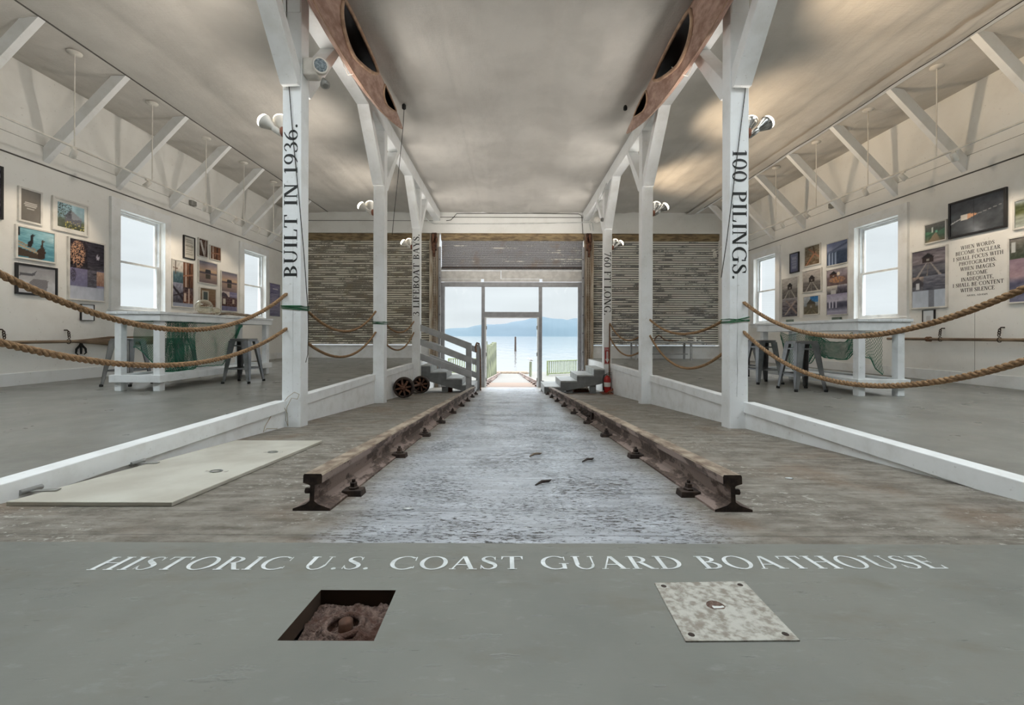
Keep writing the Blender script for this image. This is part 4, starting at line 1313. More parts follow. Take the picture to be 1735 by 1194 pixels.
# ------------------------------------------------------------------ metal stools
def stool():
    root = thing('metal_stool', '', 'stool', (0, 0, 0), 'metal stools at the high tables')
    H = .715
    def rr(h, r, n=5):
        out = []
        for cx, cy, a0 in ((h - r, h - r, 0), (-h + r, h - r, 90), (-h + r, -h + r, 180), (h - r, -h + r, 270)):
            for k_ in range(n + 1):
                a_ = math.radians(a0 + 90 * k_ / n)
                out.append((cx + r * math.cos(a_), cy + r * math.sin(a_)))
        return out
    mb = MB()
    rings = [(rr(.150, .05), H - .045), (rr(.153, .05), H - .006), (rr(.146, .05), H), (rr(.12, .05), H - .004)]
    vs = [(x, y, z) for ring_, z in rings for x, y in ring_]
    m_ = len(rings[0][0])
    fs = [(i * m_ + j, i * m_ + (j + 1) % m_, (i + 1) * m_ + (j + 1) % m_, (i + 1) * m_ + j) for i in range(3) for j in range(m_)]
    fs.append(tuple(range(3 * m_, 4 * m_))); fs.append(tuple(range(m_ - 1, -1, -1)))
    mb.add(vs, fs)
    mb.build('seat', M['gunmetal'], root)
    for sx in (-1, 1):
        for sy in (-1, 1):
            mb = MB()
            t0, t1 = Vector((sx * .148, sy * .148, H - .03)), Vector((sx * .212, sy * .212, .03))
            wt, wb, th = .105, .042, .006
            for ax in (Vector((-sx, 0, 0)), Vector((0, -sy, 0))):
                other = Vector((0, -sy, 0)) if ax.x else Vector((-sx, 0, 0))
                p = [t1, t1 + ax * wb, t1 + ax * wb + other * th, t1 + other * th, t0, t0 + ax * wt, t0 + ax * wt + other * th, t0 + other * th]
                mb.hexa(p)
            lg = mb.build('leg', M['gunmetal'], root)
            MB().lathe([(.020, 0), (.024, .006), (.022, .036)], Matrix.Translation((sx * .205, sy * .205, 0)), 10).build('foot', M['rubber'], lg)
    q = .178
    for a_, b_ in (((-q, -q), (q, -q)), ((q, -q), (q, q)), ((q, q), (-q, q)), ((-q, q), (-q, -q))):
        MB().bar((a_[0], a_[1], .235), (b_[0], b_[1], .235), .010, .024).build('foot_rail', M['gunmetal'], root)
    q = .150
    mb = MB()
    mb.bar((-q, -q, .60), (q, -q, .60), .006, .02).bar((-q, q, .60), (q, q, .60), .006, .02)
    mb.bar((-q, -q, .60), (-q, q, .60), .006, .02).bar((q, -q, .60), (q, q, .60), .006, .02)
    mb.build('top_rail', M['gunmetal'], root)
    return root
st0 = stool()
SPOTS = [(-4.40, 6.75, .02, 'metal stool on the open side of the left table, nearest the ramp'),
         (-5.93, 6.35, .05, 'metal stool behind the near end of the left table, by the wall'),
         (-5.90, 7.30, -.04, 'metal stool behind the green net at the left table'),
         (4.175, 6.0, -.03, 'metal stool nearest the camera on the right, in front of the green net'),
         (4.14, 6.87, .04, 'metal stool second from the camera at the right table'),
         (4.33, 7.75, 0, 'metal stool half hidden by the nearest right post')]
for i, (x, y, rz, lab) in enumerate(SPOTS):
    o = st0 if i == 0 else copy_tree(st0)
    o.location = (x, y, 0); o.rotation_euler = (0, 0, rz); o['label'] = lab

# ------------------------------------------------------------------ fishing nets hung under the tables
def net(label, path, top, bot, cols, rows, mat, layers, seed, thick=.0046):
    """path: list of (x,y); top, bot: functions of 0..1"""
    P = [Vector((x, y, 0)) for x, y in path]
    L = [0]
    for a_, b_ in zip(P, P[1:]): L.append(L[-1] + (b_ - a_).length)
    def along(t_):
        d = t_ * L[-1]
        for i in range(len(P) - 1):
            if d <= L[i + 1] + 1e-9:
                return P[i].lerp(P[i + 1], (d - L[i]) / (L[i + 1] - L[i]))
        return P[-1]
    mb = MB()
    for (u0, u1, off, cx, rx) in layers:
        def fn(i, j, f):
            u = u0 + (u1 - u0) * f[0]; v = f[1]
            p = along(u)
            zt, zb = top(u), bot(u)
            w = mnoise.noise(Vector((u * 9 + seed, v * 1.5, off * 50)))
            return Vector((p.x + off + .035 * w, p.y + .03 * mnoise.noise(Vector((u * 7, v * 2, seed + off))), zt + (zb - zt) * v + .012 * mnoise.noise(Vector((u * 30, v * 8, seed)))))
        idx = {}
        vs, fs = [], []
        for j in range(rx + 1):
            for i in range(cx + 1):
                f = ((i + (.5 if j % 2 else 0)) / (cx + .5), j / rx)
                idx[i, j] = len(vs); vs.append(fn(i, j, f))
        b = len(mb.v)
        mb.v += [tuple(q) for q in vs]
        def strand(a_, c_):
            p0, p1 = vs[a_], vs[c_]
            d = (p1 - p0)
            if d.length < 1e-5: return
            d.normalize()
            s1 = d.cross(Vector((0, 1, .2))); s1 = s1.normalized() if s1.length > 1e-3 else Vector((1, 0, 0))
            s2 = d.cross(s1)
            k0 = len(mb.v)
            for p in (p0, p1):
                for t_ in range(3):
                    a = 2 * PI * t_ / 3
                    mb.v.append(tuple(p + s1 * (math.cos(a) * thick * .5) + s2 * (math.sin(a) * thick * .5)))
            for t_ in range(3):
                mb.f.append((k0 + t_, k0 + (t_ + 1) % 3, k0 + 3 + (t_ + 1) % 3, k0 + 3 + t_)); mb.m.append(0); mb.sm.append(True)
        for j in range(rx):
            for i in range(cx + 1):
                a_ = idx[i, j]
                if j % 2 == 0:
                    strand(a_, idx[i, j + 1])
                    if i > 0: strand(a_, idx[i - 1, j + 1])
                else:
                    strand(a_, idx[i, j + 1])
                    if i < cx: strand(a_, idx[i + 1, j + 1])
        for (j, r_) in ((0, .004), (rx, .006)):
            mb.tube([vs[idx[i, j]] for i in range(cx + 1)], r_, 5)
    o = mb.build('fishing_net', mat, origin=(path[0][0], path[0][1], .9))
    o['kind'] = 'thing'
    return tag(o, label, 'net', 'green nets under the high tables', 'thing')
def lerps(pts):
    def f(u):
        for (a_, za), (b_, zb) in zip(pts, pts[1:]):
            if u <= b_: 
                t_ = (u - a_) / (b_ - a_); t_ = t_ * t_ * (3 - 2 * t_)
                return za + (zb - za) * t_
        return pts[-1][1]
    return f
net('green fishing net draped beneath the left high table', [(-5.32, 5.78), (-4.93, 5.80), (-4.875, 7.45)],
    lerps([(0, .96), (1, .95)]), lerps([(0, .60), (.19, .28), (.25, .245), (.42, .255), (.5, .28), (.75, .27), (.86, .5), (1, .92)]),
    66, 40, M['net'], [(0, .14, 0, 14, 30), (.20, 1.0, 0, 54, 38), (.22, .46, .03, 24, 38), (.24, .42, -.03, 22, 40)], 3.0)
net('green fishing net swagged beneath the right high table', [(4.56, 7.05), (4.52, 5.47), (4.85, 5.44)],
    lerps([(0, .845), (.10, .80), (.30, .84), (.42, .83), (.58, .70), (.72, .70), (.80, .83), (1, .84)]),
    lerps([(0, .74), (.08, .33), (.22, .20), (.36, .36), (.44, .52), (.58, .47), (.72, .46), (.80, .58), (.90, .50), (.96, .33), (1, .28)]),
    80, 30, M['net'], [(0, 1.0, 0, 64, 20), (.34, .78, .03, 30, 16), (.36, .56, -.03, 14, 16)], 8.0)

# ------------------------------------------------------------------ floats and driftwood on the left table
ZT_ = 1.096
p = at(345.5, 518, 6.9)
def ball(label, x, y, r):
    c = Vector((x, y, ZT_ + r + .012))
    prof = [(max(1e-7, r * math.sin(PI * k_ / 20)), -r * math.cos(PI * k_ / 20)) for k_ in range(21)]
    return tag(MB().lathe(prof, Matrix.Translation(c), 28).build('glass_float', M['float'], origin=c), label, 'glass float', 'glass floats on the left table')
ball('large clear glass float resting on driftwood on the left table', p.x, 6.9, .128)
p2 = at(362, 522, 6.95)
ball('small clear glass float beside the large one on the left table', p2.x + .03, 6.98, .062)
def branch(pts, r0, seed):
    P, R = [], []
    for i in range(len(pts) - 1):
        for k_ in range(6):
            t_ = k_ / 6
            q = Vector(pts[i]).lerp(Vector(pts[i + 1]), t_)
            q += Vector([mnoise.noise(Vector((i + t_, seed, c_))) * .012 for c_ in range(3)])
            P.append(q); R.append(r0 * (.75 + .5 * abs(mnoise.noise(Vector((i * 1.3 + t_ * 2, seed, 9))))))
    P.append(Vector(pts[-1])); R.append(r0 * .4)
    return MB().tube(P, R, 8)
zz = ZT_ + .022
tag(branch([(-5.35, 6.75, zz), (-5.2, 6.80, zz), (-5.0, 6.76, zz), (-4.9, 6.79, zz)], .018, 1).build('driftwood', M['drift'], origin=(-5.1, 6.77, ZT_)), 'thin driftwood stick in front of the large glass float', 'driftwood')
tag(branch([(-5.1, 7.05, zz + .01), (-5.0, 7.25, zz + .03), (-4.93, 7.5, zz + .02), (-4.9, 7.8, zz + .008)], .030, 4).build('driftwood', M['drift'], origin=(-5.0, 7.3, ZT_)), 'knotty driftwood branch at the far end of the left table', 'driftwood')

# ------------------------------------------------------------------ oars on the side walls
def oar(sg, label, y0, y1, blade, z, collar=None):
    x = sg * (WX - .075)
    root = thing('oar', label, 'oar', (x, y0, z))
    MB().tube([(x, y0, z), (x, y1, z)], .024, 12).build('shaft', M['wood'], root)
    ya, yb = blade
    def fn(u, v):
        y = ya + (yb - ya) * u
        w = .026 + .058 * min(1, u / .35) ** 1.2 * (1 - .12 * max(0, u - .6))
        a_ = 2 * PI * v
        return (x + math.cos(a_) * (.024 - .010 * u), y, z + math.sin(a_) * w)
    mb = MB().grid(fn, 20, 16)
    mb.add([fn(1, k_ / 16) for k_ in range(16)], [tuple(range(16))])
    mb.build('blade', M['wood'], root)
    if collar: MB().tube([(x, collar - .03, z), (x, collar + .03, z)], .045, 14).build('collar', M['oldrope'], root)
    return root
oar(-1, 'wooden oar hung level on the left wall, blade toward the high table', 4.2, 7.02, (7.02, 8.7), .655)
oar(1, 'wooden oar hung level on the right wall below the quotation', 4.0, 8.2, (6.05, 4.6), .735, 7.40)
for sg, y, z, lab in ((-1, 6.92, .655, 'chain hook holding the left oar beside its blade'), (-1, 6.03, .655, 'chain hook holding the left oar at the picture edge'),
                      (1, 7.20, .735, 'chain hook holding the right oar beside its collar'), (1, 6.33, .735, 'chain hook holding the right oar, the one nearer the camera')):
    x = sg * (WX - .075)
    root = thing('chain_hook', lab, 'hook', (sg * WX, y, z + .17), 'chain hooks on the walls')
    MB().tube([(sg * WX, y, z + .19), (sg * (WX - .05), y, z + .19), (sg * (WX - .07), y, z + .17), (sg * (WX - .06), y, z + .15)], .010, 8).build('hook', M['iron'], root)
    for k_ in range(3):
        c = Vector((x, y + .004 * k_, z + .145 - .035 * k_))
        d1 = Vector((0, 1, 0)) if k_ % 2 else Vector((1, 0, 0))
        MB().tube([c + d1 * (.018 * math.cos(t_ * PI / 6)) + Vector((0, 0, .026 * math.sin(t_ * PI / 6))) for t_ in range(12)], .006, 6, closed=True).build('chain_link', M['iron'], root)
    MB().tube([Vector((x + .036 * math.cos(t_ * PI / 8), y, z + .036 * math.sin(t_ * PI / 8))) for t_ in range(16)], .006, 6, closed=True).build('loop', M['iron'], root)
p = at_wall(134, 585, -WX)
root = thing('boat_tongs', 'small black iron tongs hanging on the left wall under the oar', 'tongs', (-WX, p.y, p.z))
xx = -WX + .035
MB().tube([(-WX, p.y, p.z + .05), (xx, p.y, p.z + .05)], .008, 6).build('nail', M['iron'], root)
for d in (-1, 1):
    MB().tube([(xx, p.y, p.z + .06), (xx, p.y + d * .02, p.z + .0), (xx, p.y + d * .075, p.z - .06), (xx, p.y + d * .085, p.z - .13), (xx, p.y + d * .05, p.z - .16)], [.012, .016, .016, .013, .006], 8).build('jaw', M['rubber'], root)
MB().tube([(xx, p.y, p.z + .03), (xx, p.y, p.z - .15)], [.018, .014], 8).build('shank', M['rubber'], root)

# ------------------------------------------------------------------ framed pictures
def pip(pt, poly):
    x, y = pt; c = False
    j = len(poly) - 1
    for i in range(len(poly)):
        xi, yi = poly[i]; xj, yj = poly[j]
        if (yi > y) != (yj > y) and x < (xj - xi) * (y - yi) / (yj - yi + 1e-12) + xi: c = not c
        j = i
    return c
def pick(spec, u, v, seed):
    """colour of a printed picture at u (left to right), v (bottom to top)"""
    for r, sub in spec.get('tiles', ()):
        if r[0] <= u <= r[2] and r[1] <= v <= r[3]:
            return pick(sub, (u - r[0]) / (r[2] - r[0]), (v - r[1]) / (r[3] - r[1]), seed + r[0] * 7 + r[1] * 3)
    bg = spec['bg']
    c = bg[0][1]
    for (v0, c0), (v1, c1) in zip(bg, bg[1:]):
        if v0 <= v <= v1:
            t_ = (v - v0) / (v1 - v0 + 1e-9)
            c = tuple(a_ + (b_ - a_) * t_ for a_, b_ in zip(c0, c1))
        elif v > v1: c = c1
    c = list(c)
    sx, sy = spec.get('grain', (6, 6))
    n_ = mnoise.fractal(Vector((u * sx, v * sy, seed)), .7, 2.0, 4) * spec.get('noise', 14)
    c = [q + n_ for q in c]
    for poly, col in spec.get('polys', ()):
        if pip((u, v), poly):
            n2 = mnoise.noise(Vector((u * 40, v * 40, seed))) * spec.get('pn', 8)
            c = [q + n2 for q in col]
    for (cu, cv, ru, rv, col, am) in spec.get('blobs', ()):
        d = ((u - cu) / ru) ** 2 + ((v - cv) / rv) ** 2
        w_ = max(0, 1 - d) ** .5 if d < 1 else 0
        if mnoise.noise(Vector((u * 26, v * 26, seed + 5))) > am: c = [a_ + (b_ - a_) * min(1, w_ * 1.6) for a_, b_ in zip(c, col)]
    for (v0, v1, u0, u1, col) in spec.get('lines', ()):
        if v0 <= v <= v1 and u0 <= u <= u1: c = list(col)
    f_ = lambda q: max(0, min(255, q))
    return srgb(f_(c[0]), f_(c[1]), f_(c[2]))
def art(name, corner, right, upv, w, h, spec, parent, seed, n=None):
    nu = n or max(14, int(w / .0125)); nv = max(10, int(nu * h / w))
    nu, nv = min(nu, 72), min(nv, 80)
    R_, U_ = Vector(right), Vector(upv)
    vs, cols = [], []
    for j in range(nv + 1):
        for i in range(nu + 1):
            vs.append(Vector(corner) + R_ * (w * i / nu) + U_ * (h * j / nv)); cols.append(pick(spec, i / nu, j / nv, seed))
    w_ = nu + 1
    fs = [(j * w_ + i, j * w_ + i + 1, (j + 1) * w_ + i + 1, (j + 1) * w_ + i) for j in range(nv) for i in range(nu)]
    o = MB().add(vs, fs).build(name, M['picture'], parent)
    at_ = o.data.color_attributes.new('Col', 'FLOAT_COLOR', 'POINT')
    for i, c in enumerate(cols): at_.data[i].color = c
    return o
pseed = 0
def picture(sg, label, xl, xr, yt, yb, spec, frame='whiteframe', fw=.022, mat=0.0, cat='picture', lines=None):
    """xl, xr: left and right edges in the photograph; yt, yb: top and bottom at the edge nearer the camera"""
    global pseed
    pseed += 1
    X = sg * WX
    near = xl if sg < 0 else xr
    far = xr if sg < 0 else xl
    a_ = at_wall(near, yt, X); b_ = at_wall(near, yb, X); c_ = at_wall(far, yt, X)
    y0, y1 = sorted((a_.y, c_.y))
    z0, z1 = b_.z, a_.z
    root = thing('framed_picture' if cat == 'picture' else 'framed_notice', label, cat, (X, (y0 + y1) / 2, (z0 + z1) / 2), 'pictures on the %s wall' % ('left' if sg < 0 else 'right'))
    d0, d1 = sorted((X, X - sg * .034))
    mb = MB()
    mb.box(d0, d1, y0, y0 + fw, z0, z1); mb.box(d0, d1, y1 - fw, y1, z0, z1)
    mb.box(d0, d1, y0 + fw, y1 - fw, z0, z0 + fw); mb.box(d0, d1, y0 + fw, y1 - fw, z1 - fw, z1)
    mb.build('frame', M[frame], root, bevel=.003)
    xi = X - sg * .022
    ya, yb2, za, zb = y0 + fw, y1 - fw, z0 + fw, z1 - fw
    if mat:
        MB().box(*sorted((X - sg * .004, xi - sg * -.001)), ya, yb2, za, zb).build('mount', M['paper'], root)
        ya, yb2, za, zb = ya + mat, yb2 - mat, za + mat, zb - mat
    R_ = (0, 1, 0) if sg < 0 else (0, -1, 0)
    corner = (xi, ya if sg < 0 else yb2, za)
    art('print', corner, R_, (0, 0, 1), yb2 - ya, zb - za, spec, root, pseed * 3.7)
    return root
DK, SEA = (40, 38, 44), (96, 150, 168)
def house(cx, base, w, h, roof, wall=(62, 56, 56), rc=(44, 42, 46)):
    return [([(cx - w / 2, base), (cx + w / 2, base), (cx + w / 2, base + h), (cx - w / 2, base + h)], wall),
            ([(cx - w / 2 - .04, base + h), (cx + w / 2 + .04, base + h), (cx, base + h + roof)], rc),
            ([(cx - w * .12, base + h * .25), (cx + w * .12, base + h * .25), (cx + w * .12, base + h * .7), (cx - w * .12, base + h * .7)], (150, 146, 140))]
def railway(y0=0.0, y1=.45, c=.5, col=(172, 168, 162)):
    return [([(.12, y0), (.20, y0), (c - .02, y1), (c - .04, y1)], col), ([(.80, y0), (.88, y0), (c + .04, y1), (c + .02, y1)], col),
            ([(.44, y0), (.48, y0), (c + .0, y1), (c - .01, y1)], tuple(q - 30 for q in col))]
def text_lines(n, v0, v1, col, u0=.15, u1=.85, seed=1):
    r_ = random.Random(seed)
    out = []
    for i in range(n):
        v = v1 - (v1 - v0) * (i + .5) / n
        out.append((v - (v1 - v0) / n * .22, v + (v1 - v0) / n * .22, u0 + r_.uniform(0, .08), u1 - r_.uniform(0, .12), col))
    return out
GREYHOUSE = {'bg': [(0, (92, 90, 90)), (.32, (112, 108, 106)), (.42, (120, 116, 114)), (.5, (160, 156, 152)), (1, (196, 190, 186))], 'noise': 22, 'grain': (5, 14), 'polys': railway(0, .46) + house(.5, .44, .3, .18, .16)}
DARKHOUSE = {'bg': [(0, (70, 72, 84)), (.3, (112, 112, 120)), (.45, (92, 90, 100)), (.5, (140, 132, 138)), (1, (110, 104, 112))], 'noise': 30, 'grain': (3, 9), 'polys': railway(0, .55, .5, (160, 154, 152)) + house(.48, .52, .34, .18, .18, (58, 50, 52))}
DUSK = {'bg': [(0, (122, 108, 112)), (.40, (168, 146, 134)), (.47, (92, 84, 96)), (.55, (198, 168, 140)), (.75, (170, 152, 148)), (1, (110, 112, 132))], 'noise': 8, 'grain': (3, 14), 'polys': [([(.34, .46), (.66, .46), (.64, .64), (.36, .64)], (66, 66, 72)), ([(.36, .2), (.64, .2), (.64, .42), (.36, .42)], (82, 78, 74))], 'lines': [(.455, .475, 0, 1, (70, 66, 78))]}
PURPLESEA = {'bg': [(0, (112, 112, 140)), (.4, (148, 142, 168)), (.7, (116, 114, 146)), (1, (122, 116, 150))], 'noise': 22, 'grain': (2, 26)}
BEAMS = {'bg': [(0, (92, 66, 54)), (1, (120, 84, 66))], 'noise': 26, 'grain': (12, 4), 'polys': [([(.2, 0), (.32, 0), (.32, 1), (.2, 1)], (186, 168, 156)), ([(.55, 0), (.68, 0), (.75, 1), (.62, 1)], (64, 48, 44)), ([(0, .4), (1, .5), (1, .56), (0, .46)], (150, 110, 90))]}
BLUECOLS = {'bg': [(0, (64, 78, 104)), (.55, (74, 88, 112)), (.68, (132, 140, 168)), (1, (120, 130, 164))], 'noise': 10, 'polys': [([(.08 + k_ * .15, .0), (.16 + k_ * .15, .0), (.16 + k_ * .15, .58), (.08 + k_ * .15, .52)], (142, 158, 186)) for k_ in range(3)] + [([(0, .6), (1, .92), (1, .82), (0, .52)], (96, 106, 132))]}
SNOW = {'bg': [(0, (176, 176, 200)), (.3, (70, 72, 90)), (.5, (92, 92, 112)), (.6, (190, 188, 206)), (1, (160, 156, 184))], 'noise': 16, 'polys': [([(.1 + k_ * .16, .22), (.17 + k_ * .16, .22), (.17 + k_ * .16, .62), (.1 + k_ * .16, .58)], (196, 196, 214)) for k_ in range(3)]}
ROPES = {'bg': [(0, (40, 34, 40)), (1, (52, 46, 54))], 'noise': 30, 'grain': (10, 10), 'blobs': [(.45, .5, .45, .5, (206, 160, 130), 0.02)]}
PLANKS = {'bg': [(0, (66, 62, 72)), (1, (88, 84, 96))], 'noise': 46, 'grain': (2, 24)}
# left wall
picture(-1, 'black framed picture cut off by the left edge of the photograph', -60, 3, 262, 358, PLANKS, 'blackframe', .03)
picture(-1, 'white framed grey panel of small centred text, upper left wall', 28.6, 69.7, 314, 373.8, {'bg': [(0, (112, 108, 102)), (1, (124, 120, 114))], 'noise': 3, 'lines': text_lines(4, .46, .66, (206, 202, 196), .14, .88) + [(.40, .41, .32, .68, (196, 192, 186))]}, fw=.03)
picture(-1, 'white mounted photograph of a grey boathouse behind yellow flowers', 86.8, 148.3, 330.4, 388, {'bg': [(0, (60, 66, 44)), (.3, (76, 84, 60)), (.45, (120, 146, 158)), (1, (166, 200, 214))], 'noise': 16, 'polys': [([(.25, .25), (.86, .16), (.90, .5), (.28, .46)], (92, 94, 102)), ([(.22, .45), (.48, .80), (.93, .48), (.6, .40)], (128, 134, 142)), ([(.22, .45), (.48, .80), (.52, .42)], (78, 80, 90))], 'blobs': [(.15, .8, .4, .4, (44, 54, 46), .12), (.3, .15, .5, .2, (196, 186, 96), .3), (.8, .1, .3, .22, (210, 200, 120), .32), (.1, .35, .2, .4, (60, 72, 50), .1)]}, fw=.03, mat=.045)
picture(-1, 'white framed photograph of two cormorants by turquoise water', 23.5, 92.7, 379, 436.7, {'bg': [(0, (90, 150, 168)), (1, (128, 178, 190))], 'noise': 26, 'grain': (4, 22), 'polys': [([(0, .05), (.66, .0), (.62, .16), (0, .34)], (74, 62, 52)), ([(0, .38), (.60, .16), (.60, .22), (0, .46)], (176, 160, 136)), ([(0, .5), (.5, .28), (.5, .33), (0, .56)], (150, 134, 112)),
         ([(.25, .36), (.36, .38), (.42, .6), (.40, .74), (.47, .80), (.40, .84), (.34, .78), (.34, .62), (.26, .52)], (38, 38, 40)), ([(.54, .02), (.72, .04), (.76, .3), (.70, .46), (.69, .62), (.74, .68), (.66, .70), (.63, .6), (.62, .44), (.52, .3)], (62, 50, 42)), ([(0, .7), (.05, .7), (.07, 1), (0, 1)], (34, 34, 38))]}, fw=.028)
picture(-1, 'dark framed photograph of a wrecked ship hull, lowest on the near left wall', 24, 95, 444, 497.5, {'bg': [(0, (186, 186, 190)), (.35, (196, 198, 202)), (.6, (168, 168, 172)), (1, (150, 150, 154))], 'noise': 10, 'polys': [([(.02, .62), (.42, .66), (.48, .86), (.42, .78), (.3, .72), (.04, .74)], (92, 92, 98)), ([(.28, .05), (.76, .05), (.80, .5), (.72, .56), (.4, .55), (.30, .42)], (128, 126, 130))]}, 'blackframe', .032)
picture(-1, 'tall collage poster with a coil of rope and planks, beside the near left window', 113, 176.6, 399.6, 507.5, {'bg': [(0, (190, 194, 206)), (.2, (178, 182, 196)), (.25, (120, 116, 146)), (1, (100, 96, 124))], 'noise': 14, 'tiles': [((0, .52, .5, 1), ROPES), ((.5, .52, 1, 1), {'bg': [(0, (54, 50, 60)), (1, (44, 42, 52))], 'noise': 26, 'grain': (3, 18), 'blobs': [(.62, .5, .1, .12, (190, 186, 200), -.2)]}), ((0, .22, .5, .52), {'bg': [(0, (110, 108, 140)), (1, (124, 118, 150))], 'noise': 12, 'blobs': [(.2, .6, .16, .4, (70, 64, 84), -.3)]}), ((.5, .22, .78, .52), PLANKS), ((.78, .26, 1, .5), {'bg': [(0, (150, 110, 92)), (1, (196, 160, 138))], 'noise': 30})]}, fw=.026)
picture(-1, 'small white card in a dark side frame under the rope collage', 134.9, 157.6, 514.6, 542.7, {'bg': [(0, (226, 230, 234)), (1, (218, 224, 230))], 'noise': 2}, 'blackframe', .010, cat='notice')
picture(-1, 'narrow black framed text sheet between the left windows', 309.5, 328.9, 397.4, 436.8, {'bg': [(0, (196, 194, 186)), (1, (204, 202, 196))], 'noise': 4, 'lines': text_lines(11, .12, .90, (128, 126, 118), .12, .9)}, 'blackframe', .026, cat='notice')
picture(-1, 'small photograph of a white railing beside the black text sheet', 334.4, 350.8, 401.8, 433.6, {'bg': [(0, (76, 58, 52)), (1, (92, 72, 64))], 'noise': 26, 'polys': [([(.1, .9), (.3, .95), (.8, .05), (.6, .0)], (190, 184, 180)), ([(.62, .0), (.8, .0), (.9, 1), (.74, 1)], (150, 138, 132))]}, fw=.02)
picture(-1, 'small photograph of red-brown timbers, top right of the left gallery group', 354.3, 373, 414, 438.7, BEAMS, fw=.018)
picture(-1, 'tall collage of interior windows and beams, right of the near left window', 289.4, 327, 437.6, 519.5, {'bg': [(0, (150, 158, 178)), (.08, (150, 158, 178)), (1, (120, 120, 130))], 'noise': 10, 'tiles': [((0, .52, .5, 1), {'bg': [(0, (66, 92, 102)), (.45, (88, 112, 120)), (.55, (196, 190, 182)), (1, (206, 206, 204))], 'noise': 24, 'polys': [([(.25, .4), (.3, .4), (.3, 1), (.25, 1)], (96, 84, 76)), ([(0, .66), (.5, .62), (.5, .66), (0, .70)], (110, 90, 78))]}), ((.5, .45, 1, 1), BEAMS), ((0, .08, .5, .52), {'bg': [(0, (62, 60, 70)), (1, (150, 152, 170))], 'noise': 30, 'polys': [([(0, .9), (1, .3), (1, .1), (0, .75)], (48, 44, 52)), ([(0, .3), (1, .45), (1, .55), (0, .36)], (56, 52, 60))]}), ((.5, .08, 1, .45), {'bg': [(0, (110, 74, 62)), (1, (70, 60, 66))], 'noise': 40, 'grain': (10, 10), 'polys': [([(.1, .1), (.3, .1), (.3, .6), (.1, .6)], (188, 170, 158)), ([(.5, .0), (.62, .0), (.62, .9), (.5, .9)], (178, 160, 150))]})]}, fw=.022)
picture(-1, 'square photograph of a lone boathouse mirrored in dusk water', 334.4, 367, 438.7, 478.5, DUSK, fw=.022)
picture(-1, 'square photograph of a small window in a brick wall, behind the glass floats', 336.5, 364.7, 485.3, 519.5, {'bg': [(0, (124, 96, 80)), (1, (132, 112, 92))], 'noise': 22, 'grain': (3, 26), 'polys': [([(.12, .28), (.56, .28), (.56, .88), (.12, .88)], (176, 170, 158)), ([(.2, .36), (.48, .36), (.48, .8), (.2, .8)], (84, 94, 94))]}, fw=.022)
picture(-1, 'tall poster of the boathouse at dusk, left of the far left window', 373, 401, 457.8, 526.7, {'bg': [(0, (112, 112, 140)), (1, (120, 116, 140))], 'noise': 12, 'tiles': [((0, .5, 1, 1), DUSK), ((0, .12, 1, .36), {'bg': [(0, (84, 62, 60)), (1, (96, 78, 84))], 'noise': 44, 'grain': (12, 8), 'polys': [([(.1, .2), (.26, .2), (.26, .8), (.1, .8)], (196, 188, 180)), ([(.7, .3), (.82, .3), (.82, .8), (.7, .8)], (178, 162, 150))]}), ((0, .36, .5, .5), {'bg': [(0, (206, 196, 190)), (1, (190, 176, 178))], 'noise': 10, 'polys': [([(0, 0), (.9, 0), (.6, .6), (.2, .8), (0, .5)], (82, 74, 84))]}), ((.5, .36, 1, .5), PURPLESEA)]}, fw=.018)
picture(-1, 'tall lilac sea panel with a text block, beyond the far left window', 455.3, 473.6, 478.2, 535.4, dict(PURPLESEA, lines=text_lines(8, .3, .7, (176, 172, 196), .1, .9, 5) + [(.82, .85, .3, .8, (190, 186, 206))]), fw=.012)
# right wall
picture(1, 'narrow dark framed text sheet between the right windows', 1339.6, 1355, 425.8, 460.4, {'bg': [(0, (108, 112, 140)), (1, (122, 126, 150))], 'noise': 4, 'lines': text_lines(10, .15, .85, (162, 166, 186), .15, .85, 3)}, 'blackframe', .026, cat='notice')
picture(1, 'square photograph of crossed rusty timbers on the right wall', 1364.4, 1391.6, 411, 446.6, {'bg': [(0, (112, 96, 76)), (1, (124, 116, 100))], 'noise': 44, 'grain': (4, 22), 'polys': [([(.0, .0), (.12, .0), (.78, .62), (.66, .68)], (162, 116, 90)), ([(.2, .86), (.28, .92), (1, .38), (.96, .28)], (148, 112, 92)), ([(.5, 1), (.58, 1), (.72, .6), (.64, .55)], (90, 74, 62))]}, fw=.022)
picture(1, 'blue photograph of a column-fronted building in snow, beside the near right window', 1401.7, 1439.4, 402.4, 444.6, BLUECOLS, fw=.022)
picture(1, 'tall collage of a boathouse and its railway, under the dark text sheet', 1325.9, 1354.2, 467.2, 536.6, {'bg': [(0, (90, 90, 100)), (1, (120, 120, 130))], 'tiles': [((0, .48, 1, 1), dict(GREYHOUSE)), ((0, 0, 1, .48), {'bg': [(0, (76, 76, 86)), (.7, (108, 102, 108)), (1, (150, 146, 150))], 'noise': 44, 'grain': (3, 18), 'polys': [([(.15, .1), (.25, .1), (.9, .8), (.8, .85)], (160, 146, 142)), ([(.9, .1), (.98, .18), (.3, .9), (.2, .9)], (140, 124, 122))]})]}, fw=.022)
picture(1, 'square misty photograph of the boathouse on its pier, middle of the right group', 1361, 1393.7, 452.6, 492, GREYHOUSE, fw=.024)
